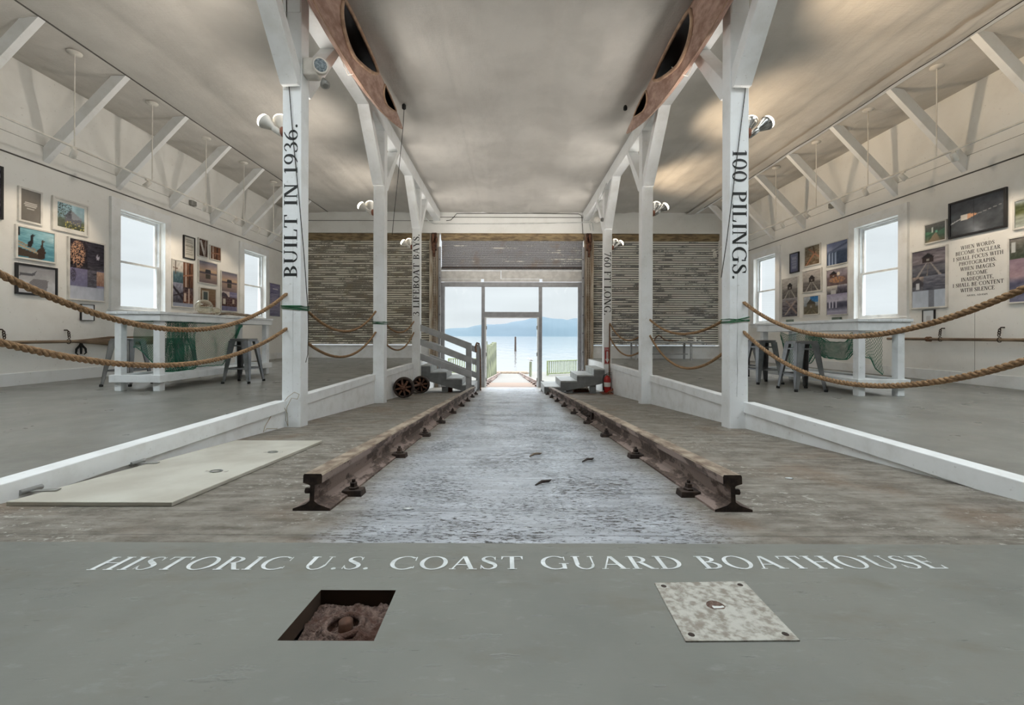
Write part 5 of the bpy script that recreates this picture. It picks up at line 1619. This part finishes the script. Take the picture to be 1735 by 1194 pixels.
picture(1, 'square photograph of a gabled boathouse under a blue sky, lowest of the right group', 1362.5, 1389.6, 499, 532.5, {'bg': [(0, (110, 104, 88)), (.4, (104, 100, 86)), (.5, (150, 158, 166)), (1, (196, 204, 212))], 'noise': 24, 'grain': (6, 14), 'blobs': [(.9, .95, .5, .3, (64, 128, 190), -.5)], 'polys': railway(0, .3, .5, (140, 130, 108)) + house(.5, .28, .56, .30, .34, (104, 98, 84), (74, 70, 64))}, fw=.022)
picture(1, 'tall winter collage of a lit pier and snowy columns, right of the gabled boathouse', 1401.7, 1439.4, 450, 532.8, {'bg': [(0, (160, 158, 180)), (1, (130, 128, 150))], 'noise': 8, 'tiles': [((0, .64, 1, 1), {'bg': [(0, (104, 88, 88)), (.5, (124, 108, 110)), (.6, (150, 138, 146)), (1, (176, 166, 172))], 'noise': 22, 'polys': house(.32, .5, .36, .2, .22, (96, 70, 62)), 'blobs': [(.5, .35, .4, .2, (190, 140, 104), -.1), (.56, .7, .08, .12, (246, 232, 214), -1)]}), ((0, .46, .5, .64), {'bg': [(0, (72, 72, 80)), (.5, (150, 146, 146)), (1, (228, 224, 214))], 'noise': 20, 'polys': [([(.4, 0), (.9, 0), (.9, .5), (.4, .5)], (190, 190, 190))]}), ((.5, .46, 1, .64), {'bg': [(0, (64, 62, 74)), (.7, (112, 108, 122)), (1, (186, 182, 190))], 'noise': 26}), ((0, .06, 1, .46), SNOW)]}, fw=.022)
picture(1, 'small photograph of a green-lit hall interior, beside the dark buoy picture', 1568, 1606.6, 370.7, 406.5, {'bg': [(0, (112, 106, 90)), (.4, (70, 104, 86)), (.55, (60, 78, 70)), (1, (112, 108, 104))], 'noise': 16, 'polys': [([(.1, 0), (.75, 0), (.56, .48), (.5, .5)], (140, 128, 108)), ([(0, .42), (.5, .52), (0, .62)], (84, 128, 100)), ([(1, .3), (.55, .5), (1, .68)], (78, 116, 92)), ([(.3, .52), (.40, .52), (.40, .82), (.3, .80)], (196, 206, 200)), ([(.5, .46), (.62, .46), (.62, .6), (.5, .6)], (110, 178, 146))]}, fw=.024)
picture(1, 'large black framed photograph of a white bottle-shaped buoy on a line', 1609.6, 1708.3, 316, 384.4, {'bg': [(0, (58, 62, 66)), (.5, (66, 70, 76)), (1, (60, 64, 72))], 'noise': 14, 'polys': [([(.20, .42), (.34, .44), (.34, .60), (.20, .58)], (222, 216, 206)), ([(.34, .44), (.50, .50), (.52, .55), (.34, .60)], (214, 164, 130)), ([(.0, .37), (.2, .47), (.2, .50), (.0, .41)], (190, 190, 190)), ([(.52, .51), (1, .64), (1, .65), (.52, .53)], (126, 128, 130)), ([(.455, .0), (.47, .0), (.47, 1), (.455, 1)], (48, 50, 56))]}, 'blackframe', .034)
picture(1, 'large white framed poster of a pier boathouse under storm clouds, under the green interior', 1545.5, 1607.8, 413.4, 520.7, {'bg': [(0, (190, 200, 214)), (.3, (176, 186, 202)), (.33, (120, 116, 130)), (1, (120, 116, 130))], 'noise': 10, 'tiles': [((0, .55, 1, 1), DARKHOUSE), ((0, .3, .36, .55), {'bg': [(0, (86, 84, 92)), (.6, (96, 92, 98)), (1, (186, 168, 156))], 'noise': 24, 'polys': [([(.0, .6), (.5, .9), (1, .5), (.9, .3), (0, .3)], (60, 56, 62)), ([(.3, .1), (.6, .1), (.6, .5), (.3, .5)], (206, 208, 214))]}), ((.36, .3, 1, .55), {'bg': [(0, (70, 70, 82)), (1, (120, 122, 136))], 'noise': 40, 'grain': (2, 16)})], 'polys': [([(.5, 0), (.66, 0), (.66, .3), (.5, .3)], (112, 114, 124))]}, fw=.03)
picture(1, 'white framed green shoreline photograph cut off by the right edge, upper one', 1718.7, 1800, 318, 374, {'bg': [(0, (176, 182, 176)), (.4, (150, 156, 140)), (.55, (98, 104, 66)), (.8, (84, 92, 64)), (1, (182, 190, 196))], 'noise': 26, 'grain': (4, 10)}, fw=.03)
picture(1, 'collage poster cut off by the right edge, beside the quotation', 1710.3, 1790, 388, 510, {'bg': [(0, (110, 110, 134)), (.3, (96, 96, 118)), (.4, (176, 150, 158)), (.7, (150, 130, 146)), (1, (110, 106, 112))], 'noise': 22, 'grain': (3, 10), 'tiles': [((0, .68, 1, 1), {'bg': [(0, (74, 84, 70)), (.5, (96, 98, 90)), (1, (130, 126, 122))], 'noise': 26, 'polys': [([(.04, .3), (.14, .3), (.14, .8), (.04, .8)], (200, 204, 204))]})]}, fw=.024)
picture(1, 'small white card in a black side frame, under the storm cloud poster', 1565, 1585.6, 524, 550, {'bg': [(0, (222, 226, 230)), (1, (214, 220, 226))], 'noise': 2, 'polys': [([(.3, .1), (.7, .1), (.7, .6), (.3, .6)], (196, 198, 202))]}, 'blackframe', .012, cat='notice')
for (xl, xr, yt, yb, lab) in ((1334.6, 1345, 541, 547.5, 'small grey-green label card under the boathouse railway collage'), (1412.7, 1426.5, 536.8, 542.4, 'small grey-green label card under the snowy columns collage')):
    a_ = at_wall(xr, yt, WX); b_ = at_wall(xl, yb, WX)
    bm = MB().box(WX - .05, WX, a_.y, b_.y, b_.z, a_.z)
    tag(bm.build('label_card', simple('label_green', srgb(118, 134, 124), .4), origin=(WX, a_.y, a_.z), bevel=.003), lab, 'label', 'label cards on the right wall')
a_ = at_wall(304, 525.5, -WX); b_ = at_wall(314, 528, -WX)
tag(MB().box(-WX, -WX + .05, a_.y, b_.y, 1.118, 1.150).build('label_card', M['grey_metal'], origin=(-WX, a_.y, 1.12), bevel=.003), 'small grey label card on the wall behind the left table', 'label')

# quotation painted on the right wall
q_lines = ('WHEN WORDS', 'BECOME UNCLEAR', 'I SHALL FOCUS WITH', 'PHOTOGRAPHS.', 'WHEN IMAGES', 'BECOME', 'INADEQUATE,', 'I SHALL BE CONTENT', 'WITH SILENCE')
wall_r = bpy.data.objects['wall_right']
ym = (at_wall(1614.6, 450, WX).y + at_wall(1701, 450, WX).y) / 2
wfull = abs(at_wall(1614.6, 450, WX).y - at_wall(1701, 450, WX).y)
zt = at_wall(1657, 418, WX).z; zb_ = at_wall(1652, 493, WX).z
scale = wfull / text_polys(q_lines[7])[1]
cap = .062
for i, s in enumerate(q_lines):
    w_ = text_polys(s)[1] * scale
    z = zt + (zb_ - zt) * i / 8.0
    lettering('lettering', s, (WX, ym + w_ / 2, z), (0, -1, 0), (0, 0, 1), w_, cap, M['blackpaint'], wall_r, lift=(-1, 0, 0), bold=.05)
w_ = .30
lettering('lettering', 'ANSEL ADAMS', (WX, ym + w_ / 2, zb_ - .075), (0, -1, 0), (0, 0, 1), w_, .026, M['blackpaint'], wall_r, lift=(-1, 0, 0), bold=.05)

# ------------------------------------------------------------------ bench with odds and ends by the right shutter
root = thing('work_bench', 'grey steel bench standing before the right shutter', 'bench', (5.1, 13.4, 0))
p0 = at(1069, 580, 13.3); p1 = at(1188, 580, 13.3)
zt = at(1120, 578.2, 13.3).z
MB().box(p0.x, p1.x, 13.1, 13.75, zt - .04, zt).build('top', M['railpaint'], root, bevel=.006)
for px in (1074, 1166.5):
    for y in (13.14, 13.66):
        x = at(px, 590, 13.3).x
        MB().box(x, x + .055, y, y + .05, 0, zt - .04).build('leg', M['railpaint'], root)
MB().box(p0.x + .1, p1.x - .4, 13.36, 13.42, .16, .20).build('stretcher', M['railpaint'], root)
def on_bench(px): return at(px, 578, 13.35).x
x0, x1 = on_bench(1108), on_bench(1147)
tag(MB().tube([(x0, 13.3, zt + .02), (x0 + .03, 13.3, zt + .12), (x0 + .13, 13.28, zt + .19), (x0 + .22, 13.3, zt + .14), (x0 + .32, 13.3, zt + .05), (x0 + .45, 13.28, zt + .028), (x0 + .62, 13.32, zt + .025)], .020, 8).build('old_rope', M['oldrope'], origin=(x0, 13.3, zt)), 'loop of brown rope lying on the grey bench', 'rope')
c = x0 + .66
for k_ in range(3):
    pass
root = thing('rusty_chain', 'rusty chain heaped on the grey bench between the ropes', 'chain', (on_bench(1140), 13.3, zt))
for k_ in range(6):
    cc = Vector((on_bench(1134) + .045 * k_, 13.32, zt + .017))
    d1 = Vector((0, 1, 0)) if k_ % 2 else Vector((0, 0, 1))
    MB().tube([cc + Vector((.032 * math.cos(t_ * PI / 6), 0, 0)) + d1 * ((.012 if k_ % 2 == 0 else .02) * math.sin(t_ * PI / 6)) for t_ in range(12)], .008, 6, closed=True).build('link', M['rust'], root)
pts = []
for k_ in range(60):
    a_ = k_ * .62
    pts.append((on_bench(1158) + .11 * math.cos(a_) + .04 * math.sin(a_ * .37), 13.32 + .09 * math.sin(a_ * 1.1), zt + .016 + .10 * abs(math.sin(k_ * .21)) * (1 - k_ / 75)))
tag(MB().tube(pts, .012, 6).build('white_rope', M['whitecord'], origin=(on_bench(1158), 13.32, zt)), 'tangled heap of white rope on the grey bench', 'rope')
for px, h, lab in ((1176, .11, 'small white jar at the right end of the grey bench'), (1184, .05, 'low white tin at the very end of the grey bench')):
    x = on_bench(px)
    tag(MB().lathe([(.04, 0), (.045, .01), (.045, h * .8), (.03, h)], Matrix.Translation((x, 13.3, zt)), 14).build('jar', M['paper'], origin=(x, 13.3, zt)), lab, 'jar')
# small lamp on an arm by the right shutter's edge
p = at(1210, 430, 13.5)
root = thing('wall_lamp', 'small white lamp on an arm beside the right shutter edge', 'lamp', (7.0, 13.5, p.z + .25))
q0, q1 = at(1224, 421, 13.5), at(1211, 427, 13.5)
MB().tube([(7.5, 13.5, q0.z + .12), q0, q1], .022, 8).build('arm', M['lampwhite'], root)
MB().lathe([(.03, 0), (.055, .08), (.06, .17)], Matrix.Translation(q1 + Vector((-.02, 0, .0))) @ frame_to((.1, -.2, -.9)), 14).build('lamp_head', M['lampwhite'], root)

# ------------------------------------------------------------------ stairs up to the two decks
def stairs(sg, nm, tops, y0, y1, label):
    """tops: list of (xa, xb, z) from the deck down; xa nearer the deck"""
    xd = tops[0][0]
    root = thing('wooden_stairs', label, 'stairs', ((tops[0][0] + tops[-1][1]) / 2, y0, ramp(y0)), 'stairs down from the decks')
    zs = [t_[2] for t_ in tops]
    for i, (xa, xb, z) in enumerate(tops):
        x0, x1 = sorted((xa, xb + (-.0)))
        MB().box(x0 - (.0 if sg > 0 and i else 0), x1, y0 - .02, y1 + .02, z - .035, z).build('tread', M['tread'], root, bevel=.005)
        zn = tops[i + 1][2] if i + 1 < len(tops) else ramp(y1)
        r0, r1 = sorted((xb, xb - sg * -.025 if False else xb + (.025 if sg > 0 else -.025)))
        if i + 1 < len(tops):
            MB().box(r0, r1, y0 + .04, y1 - .04, zn, z - .035).build('riser', M['tread'], root)
        else:
            MB().box(r0, r1, y0 + .04, y1 - .04, ramp(y0) - .02, z - .035).build('riser', M['tread'], root)
    for yy in (y0, y1 - .04):
        poly = []
        for i, (xa, xb, z) in enumerate(tops):
            poly += [(xa, z - .036), (xb, z - .036)]
        xe = tops[-1][1]
        zr = ramp(yy + .02) + .001
        poly += [(xe, zr), (xe + (xd - xe) * .12, zr), (xd - (xd - xe) * .08, tops[0][2] - .40), (xd, tops[0][2] - .36)]
        MB().prism(poly, 'y', yy, yy + .04).build('stringer', M['stair'], root)
    return root
tl = [(-2.42, -2.17, -.03), (-2.17, -1.74, -.205), (-1.74, -1.32, -.375), (-1.32, -.99, -.545)]
ls = stairs(-1, 'left', tl, 11.02, 12.05, 'grey wooden stairs with handrails leading up to the left deck')
tr = [(2.42, 2.14, -.09), (2.14, 1.70, -.25), (1.70, 1.27, -.40), (1.27, .85, -.555)]
rs = stairs(1, 'right', tr, 10.75, 11.95, 'grey wooden stairs without handrail leading up to the right deck')
for root, xs, y in ((ls, (-1.87, ), 11.07), (rs, (1.43, 2.05), 10.82)):
    for x in xs:
        zt_ = -.62 if root is ls else (-.60 if x < 1.6 else -.42)
        MB().box(x, x + .16, y, y + .1, ramp(y + .1) - .005, zt_).build('prop', M['stair'], root)
bb = thing('timber_block', 'reddish timber block lying under the left stairs', 'block', (-1.72, 11.4, ramp(11.4)))
MB().box(-1.8, -1.64, 11.3, 11.5, ramp(11.5), ramp(11.4) + .15).build('block', M['redwood'], bb, bevel=.006)
bb = thing('timber_block', 'stack of reddish boards lying under the right stairs', 'block', (1.8, 11.6, ramp(11.6)))
MB().box(1.72, 2.16, 11.5, 11.8, ramp(11.8), ramp(11.5) + .05).build('lower_board', M['redwood'], bb, bevel=.004)
MB().box(1.74, 2.15, 11.5, 11.76, ramp(11.5) + .05, ramp(11.5) + .09).build('upper_board', M['wood'], bb, bevel=.004)
# handrails of the left stairs
for yy, xn, wpost in ((10.97, -1.14, .15), (12.12, -.99, .10)):
    x0 = xn - wpost / 2
    zr = ramp(yy)
    ztop = .56 if yy < 11.5 else .50
    MB().box(xn - wpost / 2, xn + wpost / 2, yy - .045 if yy < 11.5 else yy, yy + .045 if yy < 11.5 else yy + .09, zr - .01, ztop).build('newel', M['railpaint'], ls, bevel=.006)
    for (zl, zrr) in ((1.055, .565), (.685, .195), (.295, -.185)):
        if yy > 11.5: zl, zrr = zl - .08, zrr - .17
        ya, yb = (yy - .02, yy + .02)
        xa, xb = -2.41, xn + wpost / 2 - .01
        h = .175
        MB().prism([(xa, zl - h), (xb, zrr - h), (xb, zrr), (xa, zl)], 'y', ya + (.07 if yy > 11.5 else -.066), yb + (.07 if yy > 11.5 else -.066)).build('handrail_board', M['railpaint'], ls, bevel=.004)
pts = [(-1.02, 11.9, .30), (-1.05, 12.02, .44), (-1.02, 12.16, .545), (-.97, 12.22, .53), (-.93, 12.24, .35), (-.925, 12.24, 0), (-.92, 12.22, -.4), (-.915, 12.2, -.75), (-.90, 12.0, ramp(12) + .02)]
tag(MB().tube(pts, .028, 8).build('hose', M['oldrope'], origin=pts[2]), 'brown hose draped over the far handrail post of the left stairs', 'hose')
pts = [(-1.04, 12.24, .52), (-1.0, 12.25, .30), (-.995, 12.25, -.2), (-.99, 12.24, -.6)]
tag(MB().tube(pts, .020, 8).build('hose', M['iron'], origin=pts[0]), 'dark hose end hanging beside the brown one on the left stairs', 'hose')

# ------------------------------------------------------------------ old railway axle
def wheel_at(root, y, x, r, front):
    c = Vector((x, y, ramp(y) + r + .006))
    Mx = Matrix.Translation(c) @ frame_to((0, -1, 0))
    w = MB().lathe([(r - .045, -.05), (r - .012, -.052), (r, -.04), (r - .008, .03), (r - .012, .045), (r - .05, .045), (r - .055, .0), (r - .045, -.05)], Mx, 44).build('wheel', M['iron'], root)
    MB().lathe([(.03, -.06), (.052, -.055), (.052, .05), (.035, .07), (0, .072)], Mx, 20).build('hub', M['rust'], w)
    MB().lathe([(.05, -.012), (r - .05, -.012)], Mx, 44).build('web', M['corroded'], w)
    for k_ in range(8):
        a_ = 2 * PI * k_ / 8 + .2
        d = Vector((math.cos(a_), 0, math.sin(a_)))
        MB().bar(c + d * .045 + Vector((0, -.012, 0)), c + d * (r - .045) + Vector((0, -.012, 0)), .040, .040, up=(0, 1, 0)).build('spoke', M['rust'], w)
    return c
root = thing('wheel_axle', 'rusty pair of spoked iron wheels on an axle beside the left curb', 'wheels', (-2.36, 9.7, ramp(9.7)))
c1 = wheel_at(root, 8.93, -2.345, .228, True)
c2 = wheel_at(root, 10.58, -2.325, .225, False)
MB().tube([c1 + Vector((0, .03, 0)), c1.lerp(c2, .2), c1.lerp(c2, .8), c2], [.034, .028, .028, .034], 14).build('axle', M['rust'], root)

# ------------------------------------------------------------------ fire extinguisher and its sign
xc, yc_ = at(1028.5, 640, 10.68).x, 10.66
zb = ramp(yc_ + .1)
root = thing('floor_stand', 'small reddish wooden stand at the foot of the farthest right post', 'stand', (xc, yc_, zb))
MB().box(xc - .16, xc + .17, 10.5, 10.80, ramp(10.5) , ramp(10.5) + .028).build('base', M['redwood'], root, bevel=.004)
MB().bar((xc - .02, 10.52, ramp(10.5) + .03), (xc + .17, 10.56, ramp(10.5) + .16), .05, .03).build('arm', M['redwood'], root)
zb = ramp(10.5) + .029
root = thing('fire_extinguisher', 'red fire extinguisher standing beside the farthest right post', 'extinguisher', (xc, yc_, zb))
MB().lathe([(.075, 0), (.088, .012), (.090, .03), (.090, .33), (.075, .39), (.035, .425), (.026, .44)], Matrix.Translation((xc, yc_, zb)), 24).build('cylinder', M['red'], root)
MB().lathe([(.0905, .15), (.0912, .152), (.0912, .26), (.0905, .262)], Matrix.Translation((xc, yc_, zb)), 24).build('label', M['paper'], root)
MB().lathe([(.030, .44), (.034, .455), (.030, .475)], Matrix.Translation((xc, yc_, zb)), 12).build('valve', M['grey_metal'], root)
mb = MB(); mb.bar((xc - .02, yc_, zb + .49), (xc + .11, yc_ - .03, zb + .515), .02, .012).bar((xc - .02, yc_, zb + .475), (xc + .10, yc_ - .03, zb + .47), .02, .010)
mb.build('handle', M['rubber'], root)
MB().tube([(xc - .02, yc_, zb + .465), (xc - .09, yc_ - .03, zb + .44), (xc - .115, yc_ - .03, zb + .34), (xc - .108, yc_ - .03, zb + .14), (xc - .10, yc_ - .03, zb + .06)], [.012, .012, .013, .013, .016], 8).build('nozzle_hose', M['rubber'], root)
y = PY[3]
a_, b_ = at(1024, 588.2, y), at(1033.8, 616.6, y)
root = thing('extinguisher_sign', 'red sign with white arrow pointing down on the farthest right post', 'sign', ((a_.x + b_.x) / 2, y, b_.z))
MB().box(a_.x, b_.x, y - .006, y - .0005, b_.z, a_.z).build('sign_plate', M['red'], root)
w, h = b_.x - a_.x, a_.z - b_.z
X = lambda u: a_.x + w * u
Z = lambda v: b_.z + h * v
mb = MB()
yy = y - .0068
mb.add([(X(u), yy, Z(v)) for u, v in ((.34, .30), (.66, .30), (.66, .76), (.34, .76))], [(0, 1, 2, 3)])
mb.add([(X(u), yy, Z(v)) for u, v in ((.5, .06), (.84, .30), (.16, .30))], [(0, 1, 2)])
for (u0, u1, v0, v1) in ((.06, .94, .965, .98), (.06, .94, .02, .035), (.06, .10, .02, .98), (.90, .94, .02, .98)):
    mb.add([(X(u), yy, Z(v)) for u, v in ((u0, v0), (u1, v0), (u1, v1), (u0, v1))], [(0, 1, 2, 3)])
mb.build('arrow', M['whitepaint'], root)
lettering('lettering', 'FIRE', (X(.16), y - .0064, Z(.82)), (1, 0, 0), (0, 0, 1), w * .68, h * .10, M['whitepaint'], root, lift=(0, -1, 0))
lettering('lettering', 'EXTINGUISHER', (X(.42), y - .0072, Z(.74)), (0, 0, -1), (1, 0, 0), h * .42, w * .17, M['red'], root, lift=(0, -1, 0))
pts = [(2.645, 10.80, 1.08), (2.66, 10.81, .9), (2.655, 10.80, .3), (2.62, 10.795, -.1), (2.60, 10.79, -.3), (2.57, 10.70, -.52), (2.55, 10.66, ramp(10.66) + .06), (2.56, 10.5, ramp(10.5) + .02)]
tag(MB().tube([(2.56, 10.815, 1.08), (2.56, 10.81, .5), (2.555, 10.81, .1), (2.55, 10.80, -.3), (2.545, 10.78, -.6), (2.545, 10.74, ramp(10.7) + .05), (2.54, 10.68, ramp(10.68) + .022)], .017, 8).build('hanging_rope', M['oldrope'], origin=(2.56, 10.8, 1.08)), 'brown rope hanging down the farthest right post behind the extinguisher', 'rope')

# loose debris on the ramp between the rails
for (px, py, lab, col) in ((908, 772, 'curl of pale bark lying on the ramp between the rails', 'drift'), (921, 820, 'broken wood splinter on the ramp, nearer than the bark curl', 'iron'), (997, 781, 'small bent dark twig on the ramp near the right rail', 'iron')):
    Y = F * (EYE.z - RAMP0) / (py - 622)
    p = at(px, py, Y); z = ramp(Y)
    pts = [(p.x - .05, Y - .03, z + .006), (p.x - .01, Y - .005, z + .018), (p.x + .03, Y + .02, z + .012), (p.x + .05, Y + .06, z + .006)]
    tag(MB().tube(pts, [.004, .009, .008, .003], 6).build('wood_scrap', M[col], origin=p), lab, 'debris')
for (px, py, lab) in ((691, 863, 'white paint chip on the ramp inside the left rail'), (1337, 809, 'white paint chip on the ramp right of the right rail')):
    Y = F * (EYE.z - RAMP0) / (py - 622)
    p = at(px, py, Y); z = ramp(Y) + .003
    tag(MB().lathe([(.001, -.002), (.02, -.001), (.026, .0005), (.0, .002)], Matrix.Translation((p.x, Y, z)) @ Matrix.Diagonal((1.0, .55, 1, 1)), 9).build('paint_chip', M['whitepaint'], origin=(p.x, Y, z)), lab, 'debris')

# ================================================================== OUTSIDE: the slip, the pier and the bay
mb = MB()
mb.prism([(14.08, ramp(14.08) + .003), (18.2, ramp(18.2) + .003), (18.2, ramp(18.2) - .1), (14.08, ramp(14.08) - .1)], 'x', -1.5, 1.5)
struct(mb.build('slip_boards', M['pierboard']))
mb = MB()
mb.prism([(18.2, ramp(18.2)), (50, ramp(50)), (50, ramp(50) - .3), (18.2, ramp(18.2) - .3)], 'x', -1.45, 1.45)
struct(mb.build('slip_deck', M['pier']))
for sg, nm in ((-1, 'left'), (1, 'right')):
    mb = MB()
    for i in range(20):
        a_, b_ = 14.35 + i * 1.55, 14.35 + (i + 1) * 1.55
        x = sg * .997
        mb.hexa([(x - .03, a_, ramp(a_)), (x + .03, a_, ramp(a_)), (x + .03, b_, ramp(b_)), (x - .03, b_, ramp(b_)), (x - .03, a_, ramp(a_) + .17), (x + .03, a_, ramp(a_) + .17), (x + .03, b_, ramp(b_) + .17), (x - .03, b_, ramp(b_) + .17)])
        if i < 10:
            for q in (-1, 1): mb.box(x + q * .09 - .05, x + q * .09 + .05, a_ + .4, a_ + .55, ramp(a_ + .5), ramp(a_ + .4) + .06)
    r_ = mb.build('slip_rail', M['rail'], origin=(sg * .997, 14.35, ramp(14.35)))
    tag(r_, 'rusty rail running down the outdoor slip on the %s' % nm, 'rail', 'rails on the outdoor slip')
    bo = MB().box(sg * .997 - .13, sg * .997 + .13, 14.18, 14.30, ramp(14.2), ramp(14.2) + .22).build('rail_stop', M['iron'], origin=(sg * .997, 14.2, ramp(14.2)), bevel=.01)
    tag(bo, 'dark iron stop block at the threshold on the %s' % nm, 'stop')
# lower pier platform to the sides
struct(MB().box(1.5, 9.5, 15.5, 33, -1.5, -1.36).xf(Matrix.Translation((0, 0, -.8))).build('pier_platform', M['pier']))
struct(MB().box(-9.5, -1.5, 15.5, 24, -2.25, -2.16).build('pier_platform_left', M['pier']))
mb = MB()
for k_ in range(5):
    y = 44 + k_ * 1.6
    mb.box(-2.2 + .3 * k_, 2.0 - .1 * k_, y, y + .35, ramp(y) - .05, ramp(y) + .16 + .05 * (k_ % 2))
w_ = mb.build('slip_crossbeams', M['drift'], origin=(0, 44, ramp(44)))
w_['kind'] = 'structure'
# wall of pilings left of the slip
for i in range(14):
    y = 25 + i * 1.12
    x = -1.47 + rnd.uniform(-.05, .05)
    zt_ = .02 + rnd.uniform(-.10, .16)
    o = MB().lathe([(.15 + .05 * rnd.random(), ramp(y) - 2.2), (.12 + .05 * rnd.random(), zt_ - .05), (.10, zt_)], Matrix.Translation((x, y, 0)), 12).build('piling', M['piling'], origin=(x, y, -2))
    tag(o, 'weathered green piling in the wall left of the slip, %s' % ('nearest of the row' if i == 0 else 'farthest of the row' if i == 13 else 'number %d counting from the building' % (i + 1)), 'piling', 'pilings left of the slip')
# lone piling with a gull
Y = 30
p = at(899, 613, Y); pbm = at(899, 637, Y)
tag(MB().lathe([(.10, pbm.z - 1.5), (.095, p.z), (.08, p.z + .02)], Matrix.Translation((p.x, Y, 0)), 14).build('piling', M['piling'], origin=(p.x, Y, pbm.z)), 'single pale green piling right of the slip with a gull on it', 'piling')
gu = thing('gull', 'grey and white gull perched on the single piling', 'bird', (p.x, Y, p.z + .02))
prof = [(1e-6, -.17), (.03, -.13), (.055, -.06), (.07, .02), (.06, .09), (.035, .14), (.03, .15), (1e-6, .17)]
body = MB().lathe(prof, Matrix.Translation((p.x, Y, p.z + .15)) @ frame_to((-.93, 0, .38)), 14)
body.lathe([(1e-6, -.045), (.032, -.03), (.042, 0), (.032, .03), (1e-6, .045)], Matrix.Translation((p.x - .15, Y, p.z + .255)), 12)
body.build('body', M['feather'], gu)
MB().tube([(p.x - .18, Y, p.z + .25), (p.x - .25, Y, p.z + .235)], [.016, .004], 6).build('beak', M['coaming'], gu)
MB().lathe([(1e-6, -.19), (.03, -.10), (.05, .02), (1e-6, .09)], Matrix.Translation((p.x + .03, Y - .05, p.z + .165)) @ frame_to((-.95, 0, .25)), 10).build('wing', M['grey_metal'], gu)
for d in (-.03, .03):
    MB().tube([(p.x - .01, Y + d, p.z + .10), (p.x - .01, Y + d, p.z + .015)], .008, 6).build('leg', M['coaming'], gu)
# tall pole in the water and a small bird post
Y = 120
p = at(873.3, 570.3, Y)
tag(MB().lathe([(.30, -4.6), (.24, p.z)], Matrix.Translation((p.x, Y, 0)), 10).build('channel_marker', M['iron'], origin=(p.x, Y, -4)), 'lone dark pole standing in the water', 'pole')
p = at(826.8, 577.5, 26)
tag(MB().lathe([(.05, -2.2), (.05, p.z)], Matrix.Translation((p.x, 24.5, 0)), 8).build('thin_post', M['piling'], origin=(p.x, 24.5, -2.2)), 'thin post at the near end of the piling wall', 'post')
# balustrades on the pier
def balustrade(label, a_, b_, z0, h, n):
    a_, b_ = Vector((a_[0], a_[1], z0)), Vector((b_[0], b_[1], z0))
    root = thing('balustrade', label, 'railing', a_, 'pier railings')
    up_ = Vector((0, 0, 1))
    MB().bar(a_ + up_ * h, b_ + up_ * h, .14, .07).build('top_rail', M['greenrail'], root)
    MB().bar(a_ + up_ * .12, b_ + up_ * .12, .06, .08).build('bottom_rail', M['greenrail'], root)
    for q in (a_, b_): MB().bar(q, q + up_ * (h + .02), .13, .13, up=(0, 1, 0)).build('post', M['greenrail'], root)
    for k_ in range(1, n):
        q = a_.lerp(b_, k_ / n)
        MB().bar(q + up_ * .12, q + up_ * h, .07, .05, up=(0, 1, 0)).build('picket', M['greenrail'], root)
    return root
balustrade('pale green picket railing on the pier, right of the doorway', (2.72, 30.0), (5.6, 31.5), -2.16, 1.05, 18)
balustrade('pale green picket railing on the pier, seen under the left handrail', (-4.6, 31.0), (-1.95, 31.0), -2.16, 1.15, 16)
struct(MB().box(-9, -1.72, 24, 34, -2.3, -2.165).build('pier_platform_far', M['pier']))
# bay and hills
def sea(u, v):
    return (-3000 + 6000 * u, 14.5 + 1600 * v ** 2, -4.0)
w_ = MB().grid(sea, 2, 24).build('bay_water', M['water']); struct(w_)
def ridge(name, Y, depth, prof, mat, seed):
    xs = [p_[0] for p_ in prof]
    def hgt(x):
        for (x0, h0), (x1, h1) in zip(prof, prof[1:]):
            if x0 <= x <= x1:
                t_ = (x - x0) / (x1 - x0); t_ = t_ * t_ * (3 - 2 * t_)
                return h0 + (h1 - h0) * t_
        return 0
    def fn(u, v):
        x = xs[0] + (xs[-1] - xs[0]) * u
        h = hgt(x)
        f = math.sin(PI * .5 * min(1, v * 1.6)) if v < .63 else math.cos((v - .63) / .37 * PI / 2)
        n_ = mnoise.fractal(Vector((x * .012, v * 4, seed)), .8, 2.1, 5)
        return (x, Y + depth * v, -4.2 + (h + 4) * f * (1 + .10 * n_) + 1.2 * n_ * f)
    return struct(MB().grid(fn, 220, 16).build(name, mat))
S = 1300 / F
def hx(px, Y): return EYE.x + (px - CX) * Y / F
pr = [(hx(200, 1300), 30), (hx(500, 1300), 22), (hx(700, 1300), 14), (hx(752, 1300), 25), (hx(768, 1300), 26), (hx(815, 1300), 41), (hx(845, 1300), 45), (hx(870, 1300), 50), (hx(888, 1300), 54), (hx(915, 1300), 63), (hx(932, 1300), 70), (hx(955, 1300), 65), (hx(978, 1300), 60), (hx(1050, 1300), 66), (hx(1200, 1300), 40), (hx(1500, 1300), 52)]
ridge('hills', 1300, 500, pr, M['hill'], 2.0)
